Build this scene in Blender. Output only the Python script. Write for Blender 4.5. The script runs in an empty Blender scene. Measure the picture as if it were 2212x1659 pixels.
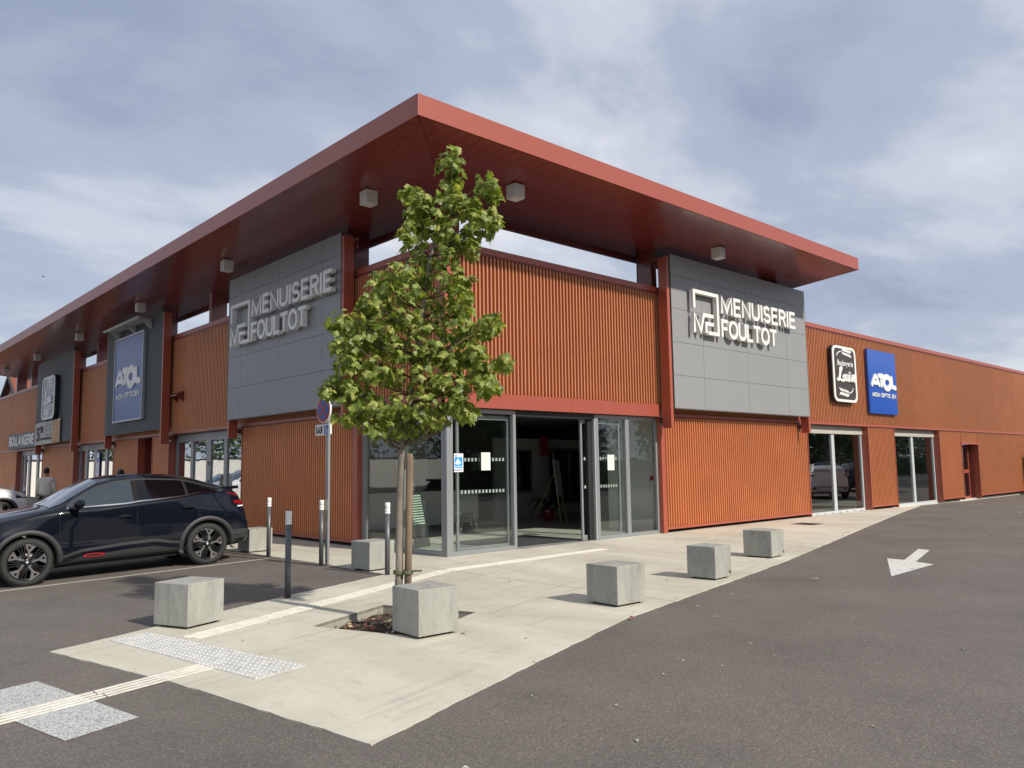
import bpy, bmesh, math, random
from mathutils import Vector, Matrix, noise
from mathutils.geometry import delaunay_2d_cdt
R = math.radians
random.seed(7)
scene = bpy.context.scene
COL = scene.collection

# ------------------------------------------------------------------ camera
cam_d = bpy.data.cameras.new('camera')
cam = bpy.data.objects.new('camera', cam_d); COL.objects.link(cam); scene.camera = cam
FW = Vector((0.673761, 0.731778, 0.102697)); RT = Vector((0.736620, -0.676145, -0.014779)); UP = Vector((-0.058623, -0.085606, 0.994603))
M = Matrix((RT, UP, -FW)).transposed().to_4x4(); M.translation = Vector((-8.7382, -11.2408, 1.6))
cam.matrix_world = M
cam_d.sensor_width = 36; cam_d.lens = 36*1706.4/2212; cam_d.clip_start = .05; cam_d.clip_end = 1500

# ------------------------------------------------------------------ world, sun, exposure
SUN = Vector((-.15, 1, -.745)).normalized()           # direction the light travels
w = bpy.data.worlds.new('World'); scene.world = w; w.use_nodes = True
nt = w.node_tree; nt.nodes.clear()
def N(t, **k):
    n = nt.nodes.new(t)
    for a, b in k.items(): setattr(n, a, b)
    return n
L = lambda a, b: nt.links.new(a, b)
out = N('ShaderNodeOutputWorld'); mixs = N('ShaderNodeMixShader')
sky = N('ShaderNodeTexSky', sky_type='NISHITA', sun_disc=False, sun_elevation=math.asin(-SUN.z), sun_rotation=math.atan2(-SUN.x, -SUN.y))
b1 = N('ShaderNodeBackground'); b1.inputs[1].default_value = .1; L(sky.outputs[0], b1.inputs[0])
b2 = N('ShaderNodeBackground'); b2.inputs[1].default_value = 1.0
tc = N('ShaderNodeTexCoord'); sep = N('ShaderNodeSeparateXYZ'); L(tc.outputs['Generated'], sep.inputs[0])
zz = N('ShaderNodeMath', operation='MAXIMUM'); L(sep.outputs[2], zz.inputs[0]); zz.inputs[1].default_value = 0
za = N('ShaderNodeMath', operation='ADD'); L(zz.outputs[0], za.inputs[0]); za.inputs[1].default_value = .22
dx = N('ShaderNodeMath', operation='DIVIDE'); L(sep.outputs[0], dx.inputs[0]); L(za.outputs[0], dx.inputs[1])
dy = N('ShaderNodeMath', operation='DIVIDE'); L(sep.outputs[1], dy.inputs[0]); L(za.outputs[0], dy.inputs[1])
cmb = N('ShaderNodeCombineXYZ'); L(dx.outputs[0], cmb.inputs[0]); L(dy.outputs[0], cmb.inputs[1])
mp = N('ShaderNodeMapping'); mp.inputs['Rotation'].default_value = (0, 0, R(38)); mp.inputs['Scale'].default_value = (1.15, 1.6, 1); mp.inputs['Location'].default_value = (3.4, 1.7, 0)
L(cmb.outputs[0], mp.inputs[0])
n1 = N('ShaderNodeTexNoise'); n1.inputs['Scale'].default_value = 1.05; n1.inputs['Detail'].default_value = 9; n1.inputs['Roughness'].default_value = .55; n1.inputs['Distortion'].default_value = .25
L(mp.outputs[0], n1.inputs['Vector'])
r1 = N('ShaderNodeValToRGB'); r1.color_ramp.interpolation = 'EASE'
e = r1.color_ramp.elements
e[0].position = .33; e[0].color = (.34, .405, .54, 1)
e[1].position = .68; e[1].color = (.81, .84, .90, 1)
m_ = e.new(.47); m_.color = (.46, .52, .655, 1)
m_ = e.new(.58); m_.color = (.64, .685, .785, 1)
L(n1.outputs[0], r1.inputs[0])
# paler towards the horizon, as the overcast layer does
hz = N('ShaderNodeMapRange'); hz.inputs[1].default_value = 0.0; hz.inputs[2].default_value = .22; hz.inputs[3].default_value = .45; hz.inputs[4].default_value = 0
L(zz.outputs[0], hz.inputs[0])
hm = N('ShaderNodeMixRGB'); hm.inputs[2].default_value = (.52, .58, .68, 1); L(hz.outputs[0], hm.inputs[0]); L(r1.outputs[0], hm.inputs[1]); L(hm.outputs[0], b2.inputs[0])
mixs.inputs[0].default_value = .9
L(b1.outputs[0], mixs.inputs[1]); L(b2.outputs[0], mixs.inputs[2]); L(mixs.outputs[0], out.inputs[0])
sd = bpy.data.lights.new('sun', 'SUN'); sd.energy = 4.5; sd.angle = R(1.4); sd.color = (1, .93, .82)
so = bpy.data.objects.new('sun', sd); COL.objects.link(so); so.rotation_euler = SUN.to_track_quat('-Z', 'Y').to_euler()
vs = scene.view_settings; vs.view_transform = 'Standard'; vs.look = 'None'; vs.exposure = 0; vs.gamma = 1; vs.use_curve_mapping = False
scene.render.resolution_x = 1024; scene.render.resolution_y = 768

# ------------------------------------------------------------------ helpers
def tag(o, label=None, cat=None, group=None, kind=None):
    if label: o['label'] = label
    if cat: o['category'] = cat
    if group: o['group'] = group
    if kind: o['kind'] = kind
    return o
def empty(name, loc=(0, 0, 0), rz=0, **k):
    o = bpy.data.objects.new(name, None); COL.objects.link(o); o.location = loc; o.rotation_euler = (0, 0, rz); o.empty_display_size = .2
    return tag(o, **k)
def dup(o, parent=None):
    c = o.copy(); COL.objects.link(c); c.parent = parent
    for ch in list(o.children): dup(ch, c)
    return c
def link(name, me, parent=None, m=None, **k):
    o = bpy.data.objects.new(name, me); COL.objects.link(o); o.parent = parent
    if m: me.materials.clear(); me.materials.append(m)
    return tag(o, **k)
class MB:
    def __init__(s, f=None): s.v = []; s.F = []; s.f = f; s.sm = []
    def p(s, x, y, z):
        s.v.append(s.f(x, y, z) if s.f else (x, y, z)); return len(s.v)-1
    def face(s, idx, smooth=False): s.F.append(tuple(idx)); s.sm.append(smooth)
    def box(s, x0, x1, y0, y1, z0, z1):
        i = [s.p(x, y, z) for x in (x0, x1) for y in (y0, y1) for z in (z0, z1)]
        for q in ((0, 1, 3, 2), (4, 6, 7, 5), (0, 4, 5, 1), (2, 3, 7, 6), (0, 2, 6, 4), (1, 5, 7, 3)): s.face([i[a] for a in q])
        return s
    def prism(s, poly, z0, z1):
        n = len(poly); a = [s.p(x, y, z0) for x, y in poly]; b = [s.p(x, y, z1) for x, y in poly]
        s.face(a[::-1]); s.face(b)
        for i in range(n): s.face((a[i], a[(i+1) % n], b[(i+1) % n], b[i]))
        return s
    def tube(s, pts, rad, n=8, cap=True, smooth=True):
        pts = [Vector(q) for q in pts]; rad = rad if isinstance(rad, (list, tuple)) else [rad]*len(pts); rings = []; ref = None
        for i, q in enumerate(pts):
            t = (pts[min(i+1, len(pts)-1)]-pts[max(i-1, 0)]).normalized()
            if ref is None: ref = t.orthogonal().normalized()
            a = (ref-t*ref.dot(t)).normalized(); ref = a; b = t.cross(a)
            rings.append([s.p(*(q+(a*math.cos(k*2*math.pi/n)+b*math.sin(k*2*math.pi/n))*rad[i])) for k in range(n)])
        for i in range(len(rings)-1):
            for k in range(n): s.face((rings[i][k], rings[i][(k+1) % n], rings[i+1][(k+1) % n], rings[i+1][k]), smooth)
        if cap: s.face(rings[0][::-1]); s.face(rings[-1])
        return s
    def lathe(s, prof, n=24, smooth=True, axis='z', c=(0, 0, 0), closed=False):
        rings = []
        for r_, h in prof:
            ring = []
            for k in range(n):
                a = 2*math.pi*k/n; u, v_ = r_*math.cos(a), r_*math.sin(a)
                q = (c[0]+u, c[1]+v_, c[2]+h) if axis == 'z' else (c[0]+u, c[1]+h, c[2]+v_)
                ring.append(s.p(*q))
            rings.append(ring)
        m = len(rings)
        for i in range(m-1 if not closed else m):
            A = rings[i]; B = rings[(i+1) % m]
            for k in range(n): s.face((A[k], A[(k+1) % n], B[(k+1) % n], B[k]), smooth)
        if not closed: s.face(rings[0][::-1]); s.face(rings[-1])
        return s
    def grid(s, rows, smooth=True):
        I = [[s.p(*q) for q in r_] for r_ in rows]
        for i in range(len(I)-1):
            for j in range(len(I[0])-1): s.face((I[i][j], I[i][j+1], I[i+1][j+1], I[i+1][j]), smooth)
        return s
    def mesh(s, name, recalc=True):
        me = bpy.data.meshes.new(name); me.from_pydata(s.v, [], s.F); me.polygons.foreach_set('use_smooth', s.sm)
        if recalc:
            b = bmesh.new(); b.from_mesh(me); bmesh.ops.recalc_face_normals(b, faces=b.faces); b.to_mesh(me); b.free()
        me.update(); return me
    def build(s, name, m, parent=None, recalc=True, bevel=0, **k):
        me = s.mesh(name, recalc)
        if bevel:
            b = bmesh.new(); b.from_mesh(me)
            bmesh.ops.bevel(b, geom=b.edges[:], offset=bevel, segments=2, profile=.6, affect='EDGES'); b.to_mesh(me); b.free()
        return link(name, me, parent, m, **k)

# ------------------------------------------------------------------ materials
MATS = {}
def mat(name, col, rough=.6, metal=0, coat=0, spec=.5, var=0, vscale=3, bump=0, bscale=60, col2=None, streak=None, coat_rough=.08, trans=0):
    if name in MATS: return MATS[name]
    m = bpy.data.materials.new(name); m.use_nodes = True; t = m.node_tree; b = t.nodes['Principled BSDF']
    b.inputs['Base Color'].default_value = (*col, 1); b.inputs['Roughness'].default_value = rough; b.inputs['Metallic'].default_value = metal
    b.inputs['Coat Weight'].default_value = coat; b.inputs['Coat Roughness'].default_value = coat_rough; b.inputs['Specular IOR Level'].default_value = spec
    if var or bump or col2:
        g = t.nodes.new('ShaderNodeNewGeometry')
        mpp = t.nodes.new('ShaderNodeMapping'); t.links.new(g.outputs['Position'], mpp.inputs[0])
        if streak: mpp.inputs['Scale'].default_value = streak
        if var or col2:
            n = t.nodes.new('ShaderNodeTexNoise'); n.inputs['Scale'].default_value = vscale; n.inputs['Detail'].default_value = 6; n.inputs['Roughness'].default_value = .6
            t.links.new(mpp.outputs[0], n.inputs['Vector'])
            rp = t.nodes.new('ShaderNodeValToRGB'); rp.color_ramp.elements[0].position = .3; rp.color_ramp.elements[1].position = .72
            c2 = col2 or tuple(min(1, c*(1+var)) for c in col); c1 = col if col2 else tuple(c*(1-var) for c in col)
            rp.color_ramp.elements[0].color = (*c1, 1); rp.color_ramp.elements[1].color = (*c2, 1)
            t.links.new(n.outputs[0], rp.inputs[0]); t.links.new(rp.outputs[0], b.inputs['Base Color'])
        if bump:
            n2 = t.nodes.new('ShaderNodeTexNoise'); n2.inputs['Scale'].default_value = bscale; n2.inputs['Detail'].default_value = 4
            t.links.new(g.outputs['Position'], n2.inputs['Vector'])
            bp = t.nodes.new('ShaderNodeBump'); bp.inputs['Strength'].default_value = bump; bp.inputs['Distance'].default_value = .01
            t.links.new(n2.outputs[0], bp.inputs['Height']); t.links.new(bp.outputs[0], b.inputs['Normal'])
    MATS[name] = m; return m
def glass(name, tint=(.82, .88, .85), rough=0.0, ior=1.5, boost=1.0, wave=0.0):
    m = bpy.data.materials.new(name); m.use_nodes = True; t = m.node_tree; t.nodes.clear()
    o = t.nodes.new('ShaderNodeOutputMaterial'); mx = t.nodes.new('ShaderNodeMixShader'); tr = t.nodes.new('ShaderNodeBsdfTransparent'); gl = t.nodes.new('ShaderNodeBsdfGlossy')
    tr.inputs[0].default_value = (*tint, 1); gl.inputs['Roughness'].default_value = rough; gl.inputs[0].default_value = (.95, .97, 1, 1)
    f = t.nodes.new('ShaderNodeFresnel'); gb = t.nodes.new('ShaderNodeNewGeometry'); mr = t.nodes.new('ShaderNodeMapRange'); mr.inputs[3].default_value = ior; mr.inputs[4].default_value = 1/ior
    t.links.new(gb.outputs['Backfacing'], mr.inputs[0]); t.links.new(mr.outputs[0], f.inputs[0])
    mm = t.nodes.new('ShaderNodeMath'); mm.operation = 'MULTIPLY'; mm.inputs[1].default_value = boost; mm.use_clamp = True
    t.links.new(f.outputs[0], mm.inputs[0]); t.links.new(mm.outputs[0], mx.inputs[0]); t.links.new(tr.outputs[0], mx.inputs[1]); t.links.new(gl.outputs[0], mx.inputs[2]); t.links.new(mx.outputs[0], o.inputs[0])
    if wave:
        g = t.nodes.new('ShaderNodeNewGeometry'); n = t.nodes.new('ShaderNodeTexNoise'); n.inputs['Scale'].default_value = 1.6; n.inputs['Detail'].default_value = 1
        bp = t.nodes.new('ShaderNodeBump'); bp.inputs['Strength'].default_value = 1; bp.inputs['Distance'].default_value = wave
        t.links.new(g.outputs['Position'], n.inputs['Vector']); t.links.new(n.outputs[0], bp.inputs['Height']); t.links.new(bp.outputs[0], gl.inputs['Normal'])
    return m

# ground materials
def asphalt_mat():
    m = bpy.data.materials.new('asphalt'); m.use_nodes = True; t = m.node_tree; b = t.nodes['Principled BSDF']; lk = t.links.new
    g = t.nodes.new('ShaderNodeNewGeometry')
    v = t.nodes.new('ShaderNodeTexVoronoi'); v.inputs['Scale'].default_value = 130; lk(g.outputs['Position'], v.inputs['Vector'])
    sp = t.nodes.new('ShaderNodeSeparateColor'); lk(v.outputs['Color'], sp.inputs[0])
    rp = t.nodes.new('ShaderNodeValToRGB'); E_ = rp.color_ramp.elements
    E_[0].position = 0; E_[0].color = (.106, .093, .081, 1); E_[1].position = 1; E_[1].color = (.28, .25, .22, 1)
    a = E_.new(.5); a.color = (.145, .127, .112, 1); a = E_.new(.9); a.color = (.176, .155, .138, 1)
    lk(sp.outputs[0], rp.inputs[0])
    n = t.nodes.new('ShaderNodeTexNoise'); n.inputs['Scale'].default_value = .55; n.inputs['Detail'].default_value = 7; n.inputs['Roughness'].default_value = .62; lk(g.outputs['Position'], n.inputs['Vector'])
    r2 = t.nodes.new('ShaderNodeMapRange'); r2.inputs[1].default_value = .3; r2.inputs[2].default_value = .7; r2.inputs[3].default_value = .84; r2.inputs[4].default_value = 1.16; lk(n.outputs[0], r2.inputs[0])
    mu = t.nodes.new('ShaderNodeVectorMath'); mu.operation = 'SCALE'; lk(rp.outputs[0], mu.inputs[0]); lk(r2.outputs[0], mu.inputs['Scale'])
    # oil / damp stains
    n3 = t.nodes.new('ShaderNodeTexNoise'); n3.inputs['Scale'].default_value = .9; n3.inputs['Detail'].default_value = 5
    mp3 = t.nodes.new('ShaderNodeMapping'); mp3.inputs['Location'].default_value = (11, 3, 0); lk(g.outputs['Position'], mp3.inputs[0]); lk(mp3.outputs[0], n3.inputs['Vector'])
    r3 = t.nodes.new('ShaderNodeMapRange'); r3.inputs[1].default_value = .60; r3.inputs[2].default_value = .72; r3.inputs[3].default_value = 1; r3.inputs[4].default_value = .88; lk(n3.outputs[0], r3.inputs[0])
    m2 = t.nodes.new('ShaderNodeVectorMath'); m2.operation = 'SCALE'; lk(mu.outputs[0], m2.inputs[0]); lk(r3.outputs[0], m2.inputs['Scale'])
    lk(m2.outputs[0], b.inputs['Base Color']); b.inputs['Roughness'].default_value = .85; b.inputs['Specular IOR Level'].default_value = .35
    bp = t.nodes.new('ShaderNodeBump'); bp.inputs['Strength'].default_value = .55; bp.inputs['Distance'].default_value = .006; lk(sp.outputs[1], bp.inputs['Height']); lk(bp.outputs[0], b.inputs['Normal'])
    return m
def concrete_mat(name, c1, c2, rough=.8, stain=.8, sc=.8, bump=.25, streakv=(1, 1, 1), pores=True):
    m = bpy.data.materials.new(name); m.use_nodes = True; t = m.node_tree; b = t.nodes['Principled BSDF']; lk = t.links.new
    g = t.nodes.new('ShaderNodeNewGeometry'); mp_ = t.nodes.new('ShaderNodeMapping'); mp_.inputs['Scale'].default_value = streakv; lk(g.outputs['Position'], mp_.inputs[0])
    n = t.nodes.new('ShaderNodeTexNoise'); n.inputs['Scale'].default_value = sc; n.inputs['Detail'].default_value = 9; n.inputs['Roughness'].default_value = .65; n.inputs['Distortion'].default_value = .6; lk(mp_.outputs[0], n.inputs['Vector'])
    rp = t.nodes.new('ShaderNodeValToRGB'); E_ = rp.color_ramp.elements; E_[0].position = .34; E_[0].color = (*c1, 1); E_[1].position = .66; E_[1].color = (*c2, 1); lk(n.outputs[0], rp.inputs[0])
    f = t.nodes.new('ShaderNodeTexNoise'); f.inputs['Scale'].default_value = 130; f.inputs['Detail'].default_value = 3; lk(g.outputs['Position'], f.inputs['Vector'])
    r2 = t.nodes.new('ShaderNodeMapRange'); r2.inputs[1].default_value = .3; r2.inputs[2].default_value = .7; r2.inputs[3].default_value = .90; r2.inputs[4].default_value = 1.08; lk(f.outputs[0], r2.inputs[0])
    mu = t.nodes.new('ShaderNodeVectorMath'); mu.operation = 'SCALE'; lk(rp.outputs[0], mu.inputs[0]); lk(r2.outputs[0], mu.inputs['Scale'])
    d = t.nodes.new('ShaderNodeTexNoise'); d.inputs['Scale'].default_value = 9; d.inputs['Detail'].default_value = 8; d.inputs['Roughness'].default_value = .75; lk(mp_.outputs[0], d.inputs['Vector'])
    r3 = t.nodes.new('ShaderNodeMapRange'); r3.inputs[1].default_value = .30; r3.inputs[2].default_value = .46; r3.inputs[3].default_value = stain; r3.inputs[4].default_value = 1; lk(d.outputs[0], r3.inputs[0])
    m2 = t.nodes.new('ShaderNodeVectorMath'); m2.operation = 'SCALE'; lk(mu.outputs[0], m2.inputs[0]); lk(r3.outputs[0], m2.inputs['Scale'])
    lk(m2.outputs[0], b.inputs['Base Color']); b.inputs['Roughness'].default_value = rough; b.inputs['Specular IOR Level'].default_value = .35
    bp = t.nodes.new('ShaderNodeBump'); bp.inputs['Strength'].default_value = bump; bp.inputs['Distance'].default_value = .004; lk(f.outputs[0], bp.inputs['Height']); lk(bp.outputs[0], b.inputs['Normal'])
    return m
def worn_paint(name, col, lo, hi, sc=60):
    """road paint worn through to the asphalt below"""
    m = bpy.data.materials.new(name); m.use_nodes = True; t = m.node_tree; b = t.nodes['Principled BSDF']; lk = t.links.new
    g = t.nodes.new('ShaderNodeNewGeometry'); n = t.nodes.new('ShaderNodeTexNoise'); n.inputs['Scale'].default_value = sc; n.inputs['Detail'].default_value = 6; n.inputs['Roughness'].default_value = .7; lk(g.outputs['Position'], n.inputs['Vector'])
    rp = t.nodes.new('ShaderNodeValToRGB'); E_ = rp.color_ramp.elements; E_[0].position = lo; E_[0].color = (.10, .092, .085, 1); E_[1].position = hi; E_[1].color = (*col, 1)
    lk(n.outputs[0], rp.inputs[0]); lk(rp.outputs[0], b.inputs['Base Color']); b.inputs['Roughness'].default_value = .75
    return m
asphalt = asphalt_mat()
def add_streaks(m):
    t = m.node_tree; b = t.nodes['Principled BSDF']; lk = t.links.new; src = b.inputs['Base Color'].links[0].from_socket
    g = t.nodes.new('ShaderNodeNewGeometry'); mp_ = t.nodes.new('ShaderNodeMapping'); mp_.vector_type = 'TEXTURE'; mp_.inputs['Rotation'].default_value = (0, 0, R(14)); mp_.inputs['Scale'].default_value = (1.6, .13, 1)
    n = t.nodes.new('ShaderNodeTexNoise'); n.inputs['Scale'].default_value = 1; n.inputs['Detail'].default_value = 3; n.inputs['Distortion'].default_value = .5
    lk(g.outputs['Position'], mp_.inputs[0]); lk(mp_.outputs[0], n.inputs['Vector'])
    mr = t.nodes.new('ShaderNodeMapRange'); mr.inputs[1].default_value = .56; mr.inputs[2].default_value = .75; mr.inputs[3].default_value = 1; mr.inputs[4].default_value = .78
    vm = t.nodes.new('ShaderNodeVectorMath'); vm.operation = 'SCALE'; lk(n.outputs[0], mr.inputs[0]); lk(src, vm.inputs[0]); lk(mr.outputs[0], vm.inputs['Scale']); lk(vm.outputs[0], b.inputs['Base Color'])
pave = concrete_mat('pavement_concrete', (.47, .44, .355), (.63, .60, .505), stain=.82, sc=.7, streakv=(1, .45, 1))
add_streaks(pave)
cube_c = concrete_mat('cast_concrete', (.285, .285, .255), (.40, .40, .36), stain=.70, sc=2.2, bump=.3, rough=.7, streakv=(2.2, 2.2, .7))
curb_c = concrete_mat('pit_concrete', (.30, .29, .25), (.42, .40, .35), stain=.6, sc=5, bump=.8)
thermo = mat('tactile_white', (.66, .64, .57), .6, var=.14, vscale=11)
line_w = worn_paint('line_paint', (.62, .60, .50), .25, .42, 22)
block_w = worn_paint('crossing_paint', (.58, .59, .57), .36, .55, 75)
arrow_w = worn_paint('arrow_paint', (.64, .63, .59), .30, .47, 11)
# metal and cladding
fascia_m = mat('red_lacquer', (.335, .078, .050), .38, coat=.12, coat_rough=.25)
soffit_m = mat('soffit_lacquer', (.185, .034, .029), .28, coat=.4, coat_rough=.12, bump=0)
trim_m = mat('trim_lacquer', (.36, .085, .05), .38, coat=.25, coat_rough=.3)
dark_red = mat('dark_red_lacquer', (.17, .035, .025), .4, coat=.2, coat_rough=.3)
clad_m = mat('copper_cladding', (.63, .258, .113), .40, metal=.28, var=.07, vscale=1.2, coat=.25, coat_rough=.3)
def object_tone(m, lo, hi):
    t = m.node_tree; b = t.nodes['Principled BSDF']; src = b.inputs['Base Color'].links[0].from_socket
    oi = t.nodes.new('ShaderNodeObjectInfo'); mr = t.nodes.new('ShaderNodeMapRange'); mr.inputs[3].default_value = lo; mr.inputs[4].default_value = hi
    vm = t.nodes.new('ShaderNodeVectorMath'); vm.operation = 'SCALE'; t.links.new(oi.outputs['Random'], mr.inputs[0]); t.links.new(src, vm.inputs[0]); t.links.new(mr.outputs[0], vm.inputs['Scale']); t.links.new(vm.outputs[0], b.inputs['Base Color'])
object_tone(clad_m, .93, 1.07)
alu = mat('grey_aluminium', (.30, .31, .32), .42, metal=.35)
alu_l = mat('pale_aluminium', (.50, .52, .54), .35, metal=.4)
grey_p = mat('grey_composite_panel', (.27, .275, .28), .45, coat=.1, var=.02, vscale=.6)
slate = mat('slate_corrugated_panel', (.075, .09, .10), .45)
dark = mat('dark_void', (.012, .012, .013), .7)
white_b = mat('white_box', (.62, .62, .58), .45)
letter_m = mat('white_letter', (.80, .80, .77), .4)
pane_m = glass('shop_glass', (.95, .975, .96), 0, 1.5, 1.0, .0008)
pane_d = glass('tinted_window_glass', (.80, .84, .82), 0, 1.55, 1.5, .0012)
pane_r = glass('solar_glass', (.75, .8, .8), 0, 1.7, 3.0, .0022)

# ------------------------------------------------------------------ ground
def sst(a, b, x):
    t = max(0, min(1, (x-a)/(b-a))); return t*t*(3-2*t)
def gz(x, y):
    return -.025*min(max(0, -x-2), 6)*sst(-1.5, 1.8, y) - .10*sst(15, 27, x)*sst(12, -4, y)
PIT = [(-4.69, -3.80), (-4.25, -4.95), (-3.06, -4.43), (-3.50, -3.28)]
PAVE = [(-6.89, -3.09), (-6.47, -4.94), (-6.14, -7.17), (-4.2, -6.50), (-2.28, -5.86), (0.5, -5.28), (3.3, -4.66), (10.8, -2.75), (18.4, -.84), (21.2, -.12), (21.2, .3), (0.3, .3), (.3, 46), (-2.06, 46), (-2.06, 3.0), (-1.96, .7), (-2.0, -1.06), (-4.05, -1.85)]
def ragged(P, n_open):
    out = []; rg = random.Random(21)
    for i in range(len(P)):
        a, b_ = Vector(P[i]), Vector(P[(i+1) % len(P)]); out.append(P[i])
        if i in n_open:
            k = int((b_-a).length/.11); t = (b_-a).normalized(); nn = Vector((-t.y, t.x))
            for j in range(1, k):
                q = a.lerp(b_, j/k)+nn*(rg.uniform(-.007, .007)+.012*noise.noise(Vector((j*.35, i*9, 0)))); out.append((q.x, q.y))
    return out
def inside(poly, x, y):
    c = False; n = len(poly)
    for i in range(n):
        x0, y0 = poly[i]; x1, y1 = poly[(i+1) % n]
        if (y0 > y) != (y1 > y) and x < (x1-x0)*(y-y0)/(y1-y0)+x0: c = not c
    return c
PAVE = ragged(PAVE, {0, 1, 2, 3, 4, 5, 6, 7, 14, 15, 16, 17})
def cdt_sheet(pts, polys, keep, zf):
    V = [Vector(p) for p in pts]; E = []
    for P in polys:
        b = len(V); V += [Vector(p) for p in P]; E += [(b+i, b+(i+1) % len(P)) for i in range(len(P))]
    r = delaunay_2d_cdt(V, E, [], 0, 1e-5)
    v2, f2 = r[0], r[2]
    F = [f for f in f2 if keep(sum(v2[i].x for i in f)/len(f), sum(v2[i].y for i in f)/len(f))]
    me = bpy.data.meshes.new('sheet'); me.from_pydata([(p.x, p.y, zf(p.x, p.y)) for p in v2], [], F)
    b = bmesh.new(); b.from_mesh(me); bmesh.ops.delete(b, geom=[v for v in b.verts if not v.link_faces], context='VERTS')
    for f in b.faces:
        if f.normal.z < 0: f.normal_flip()
    b.to_mesh(me); b.free(); return me
xs = [-500, -200, -80, -40, -25]+[x*1.0 for x in range(-16, 46)]+[60, 100, 200, 500]
ys = [-500, -200, -80, -40, -20]+[y*1.0 for y in range(-12, 60, 2)]+[80, 140, 300, 500]
pts = [(x+.013, y+.017) for x in xs for y in ys]
me = cdt_sheet(pts, [PIT], lambda x, y: not inside(PIT, x, y), gz)
link('ground', me, m=asphalt, kind='structure')
pit_soil = MB()
# tree pit: recessed walls + soil
pw = MB()
for i in range(4):
    a, b = PIT[i], PIT[(i+1) % 4]
    pw.face([pw.p(a[0], a[1], .010), pw.p(b[0], b[1], .010), pw.p(b[0], b[1], -.16), pw.p(a[0], a[1], -.16)])
pit_o = empty('tree_pit', (0, 0, 0), kind='structure')
pw.build('kerb', curb_c, pit_o, recalc=False)
soil = mat('pit_soil', (.055, .040, .028), .95, var=.45, vscale=16, bump=1, bscale=45)
sv = []
n_ = 16
for i in range(n_+1):
    row = []
    for j in range(n_+1):
        u, v_ = i/n_, j/n_
        A, B, C_, D = [Vector(q) for q in PIT]
        q = (A*(1-u)+B*u)*(1-v_)+(D*(1-u)+C_*u)*v_
        row.append((q.x, q.y, -.085+.035*noise.noise(Vector((q.x*5, q.y*5, 0)))+.05*math.exp(-((q.x+3.94)**2+(q.y+4.25)**2)/.08)))
    sv.append(row)
MB().grid(sv).build('soil', soil, pit_o, recalc=False)

# pavement, cut into cast slabs by its joints
from mathutils import Vector as Vv
gx = [(-7+.5*i+.011, -8+.5*j+.023) for i in range(60) for j in range(20)]+[(x, y) for x in (-1.6, -1.0, -.5, 0) for y in range(1, 46, 2)]
me = cdt_sheet([q for q in gx if inside(PAVE, *q) and not inside(PIT, *q)], [PAVE, PIT], lambda x, y: inside(PAVE, x, y) and not inside(PIT, x, y), lambda x, y: (gz(x, y) if x > 10 else 0)+.010)
joints = [((-2.2, -3.11), (-2.41, -6.11)), ((-3.06, -4.43), (-2.62, -6.17)), ((-4.22, -5.24), (-3.83, -6.49)), ((2.88, .27), (2.69, -1.05)), ((-4.69, -3.8), (-5.1, -2.2)), ((-1.15, 3), (-1.1, -1.4)), ((6.2, 0), (5.9, -4)), ((9.9, 0), (9.6, -3)), ((13.2, 0), (13.0, -3))]
pavement = empty('pavement', kind='structure')
bmf = bmesh.new(); bmf.from_mesh(me)
limits = [lambda c: True]*9
limits = [lambda c: c.y < 0, lambda c: c.y < -1 and c.x > -4, lambda c: c.y < -1, lambda c: c.x > -1, lambda c: c.y < 0 and c.x < -3.2, lambda c: c.x < 0 and c.y > -1.2, lambda c: c.x > 0, lambda c: c.x > 0, lambda c: c.x > 0]
pieces = [bmf]
def cut(b, a, d, side):
    nb = b.copy(); t = (d-a).normalized(); nrm = Vector((-t.y, t.x, 0))*side
    bmesh.ops.bisect_plane(nb, geom=nb.verts[:]+nb.edges[:]+nb.faces[:], plane_co=a+nrm*.007, plane_no=nrm, clear_inner=True, clear_outer=False)
    return nb
for (a, d), lim in zip(joints, limits):
    a = Vector((*a, 0)); d = Vector((*d, 0)); new = []
    for b in pieces:
        c = sum((f.calc_center_median()*f.calc_area() for f in b.faces), Vector())/max(1e-9, sum(f.calc_area() for f in b.faces))
        if not lim(c): new.append(b); continue
        L_, R_ = cut(b, a, d, 1), cut(b, a, d, -1)
        if L_.faces and R_.faces and min(sum(f.calc_area() for f in q.faces) for q in (L_, R_)) > .15: new += [L_, R_]
        else: new.append(b)
    pieces = new
for b in pieces:
    # give each slab real edges down into the joint
    be = [e_ for e_ in b.edges if e_.is_boundary]
    r = bmesh.ops.extrude_edge_only(b, edges=be)
    for v in [g_ for g_ in r['geom'] if isinstance(g_, bmesh.types.BMVert)]: v.co.z -= .03
    mm = bpy.data.meshes.new('slab'); b.to_mesh(mm); b.free(); link('slab', mm, pavement, pave)

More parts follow.
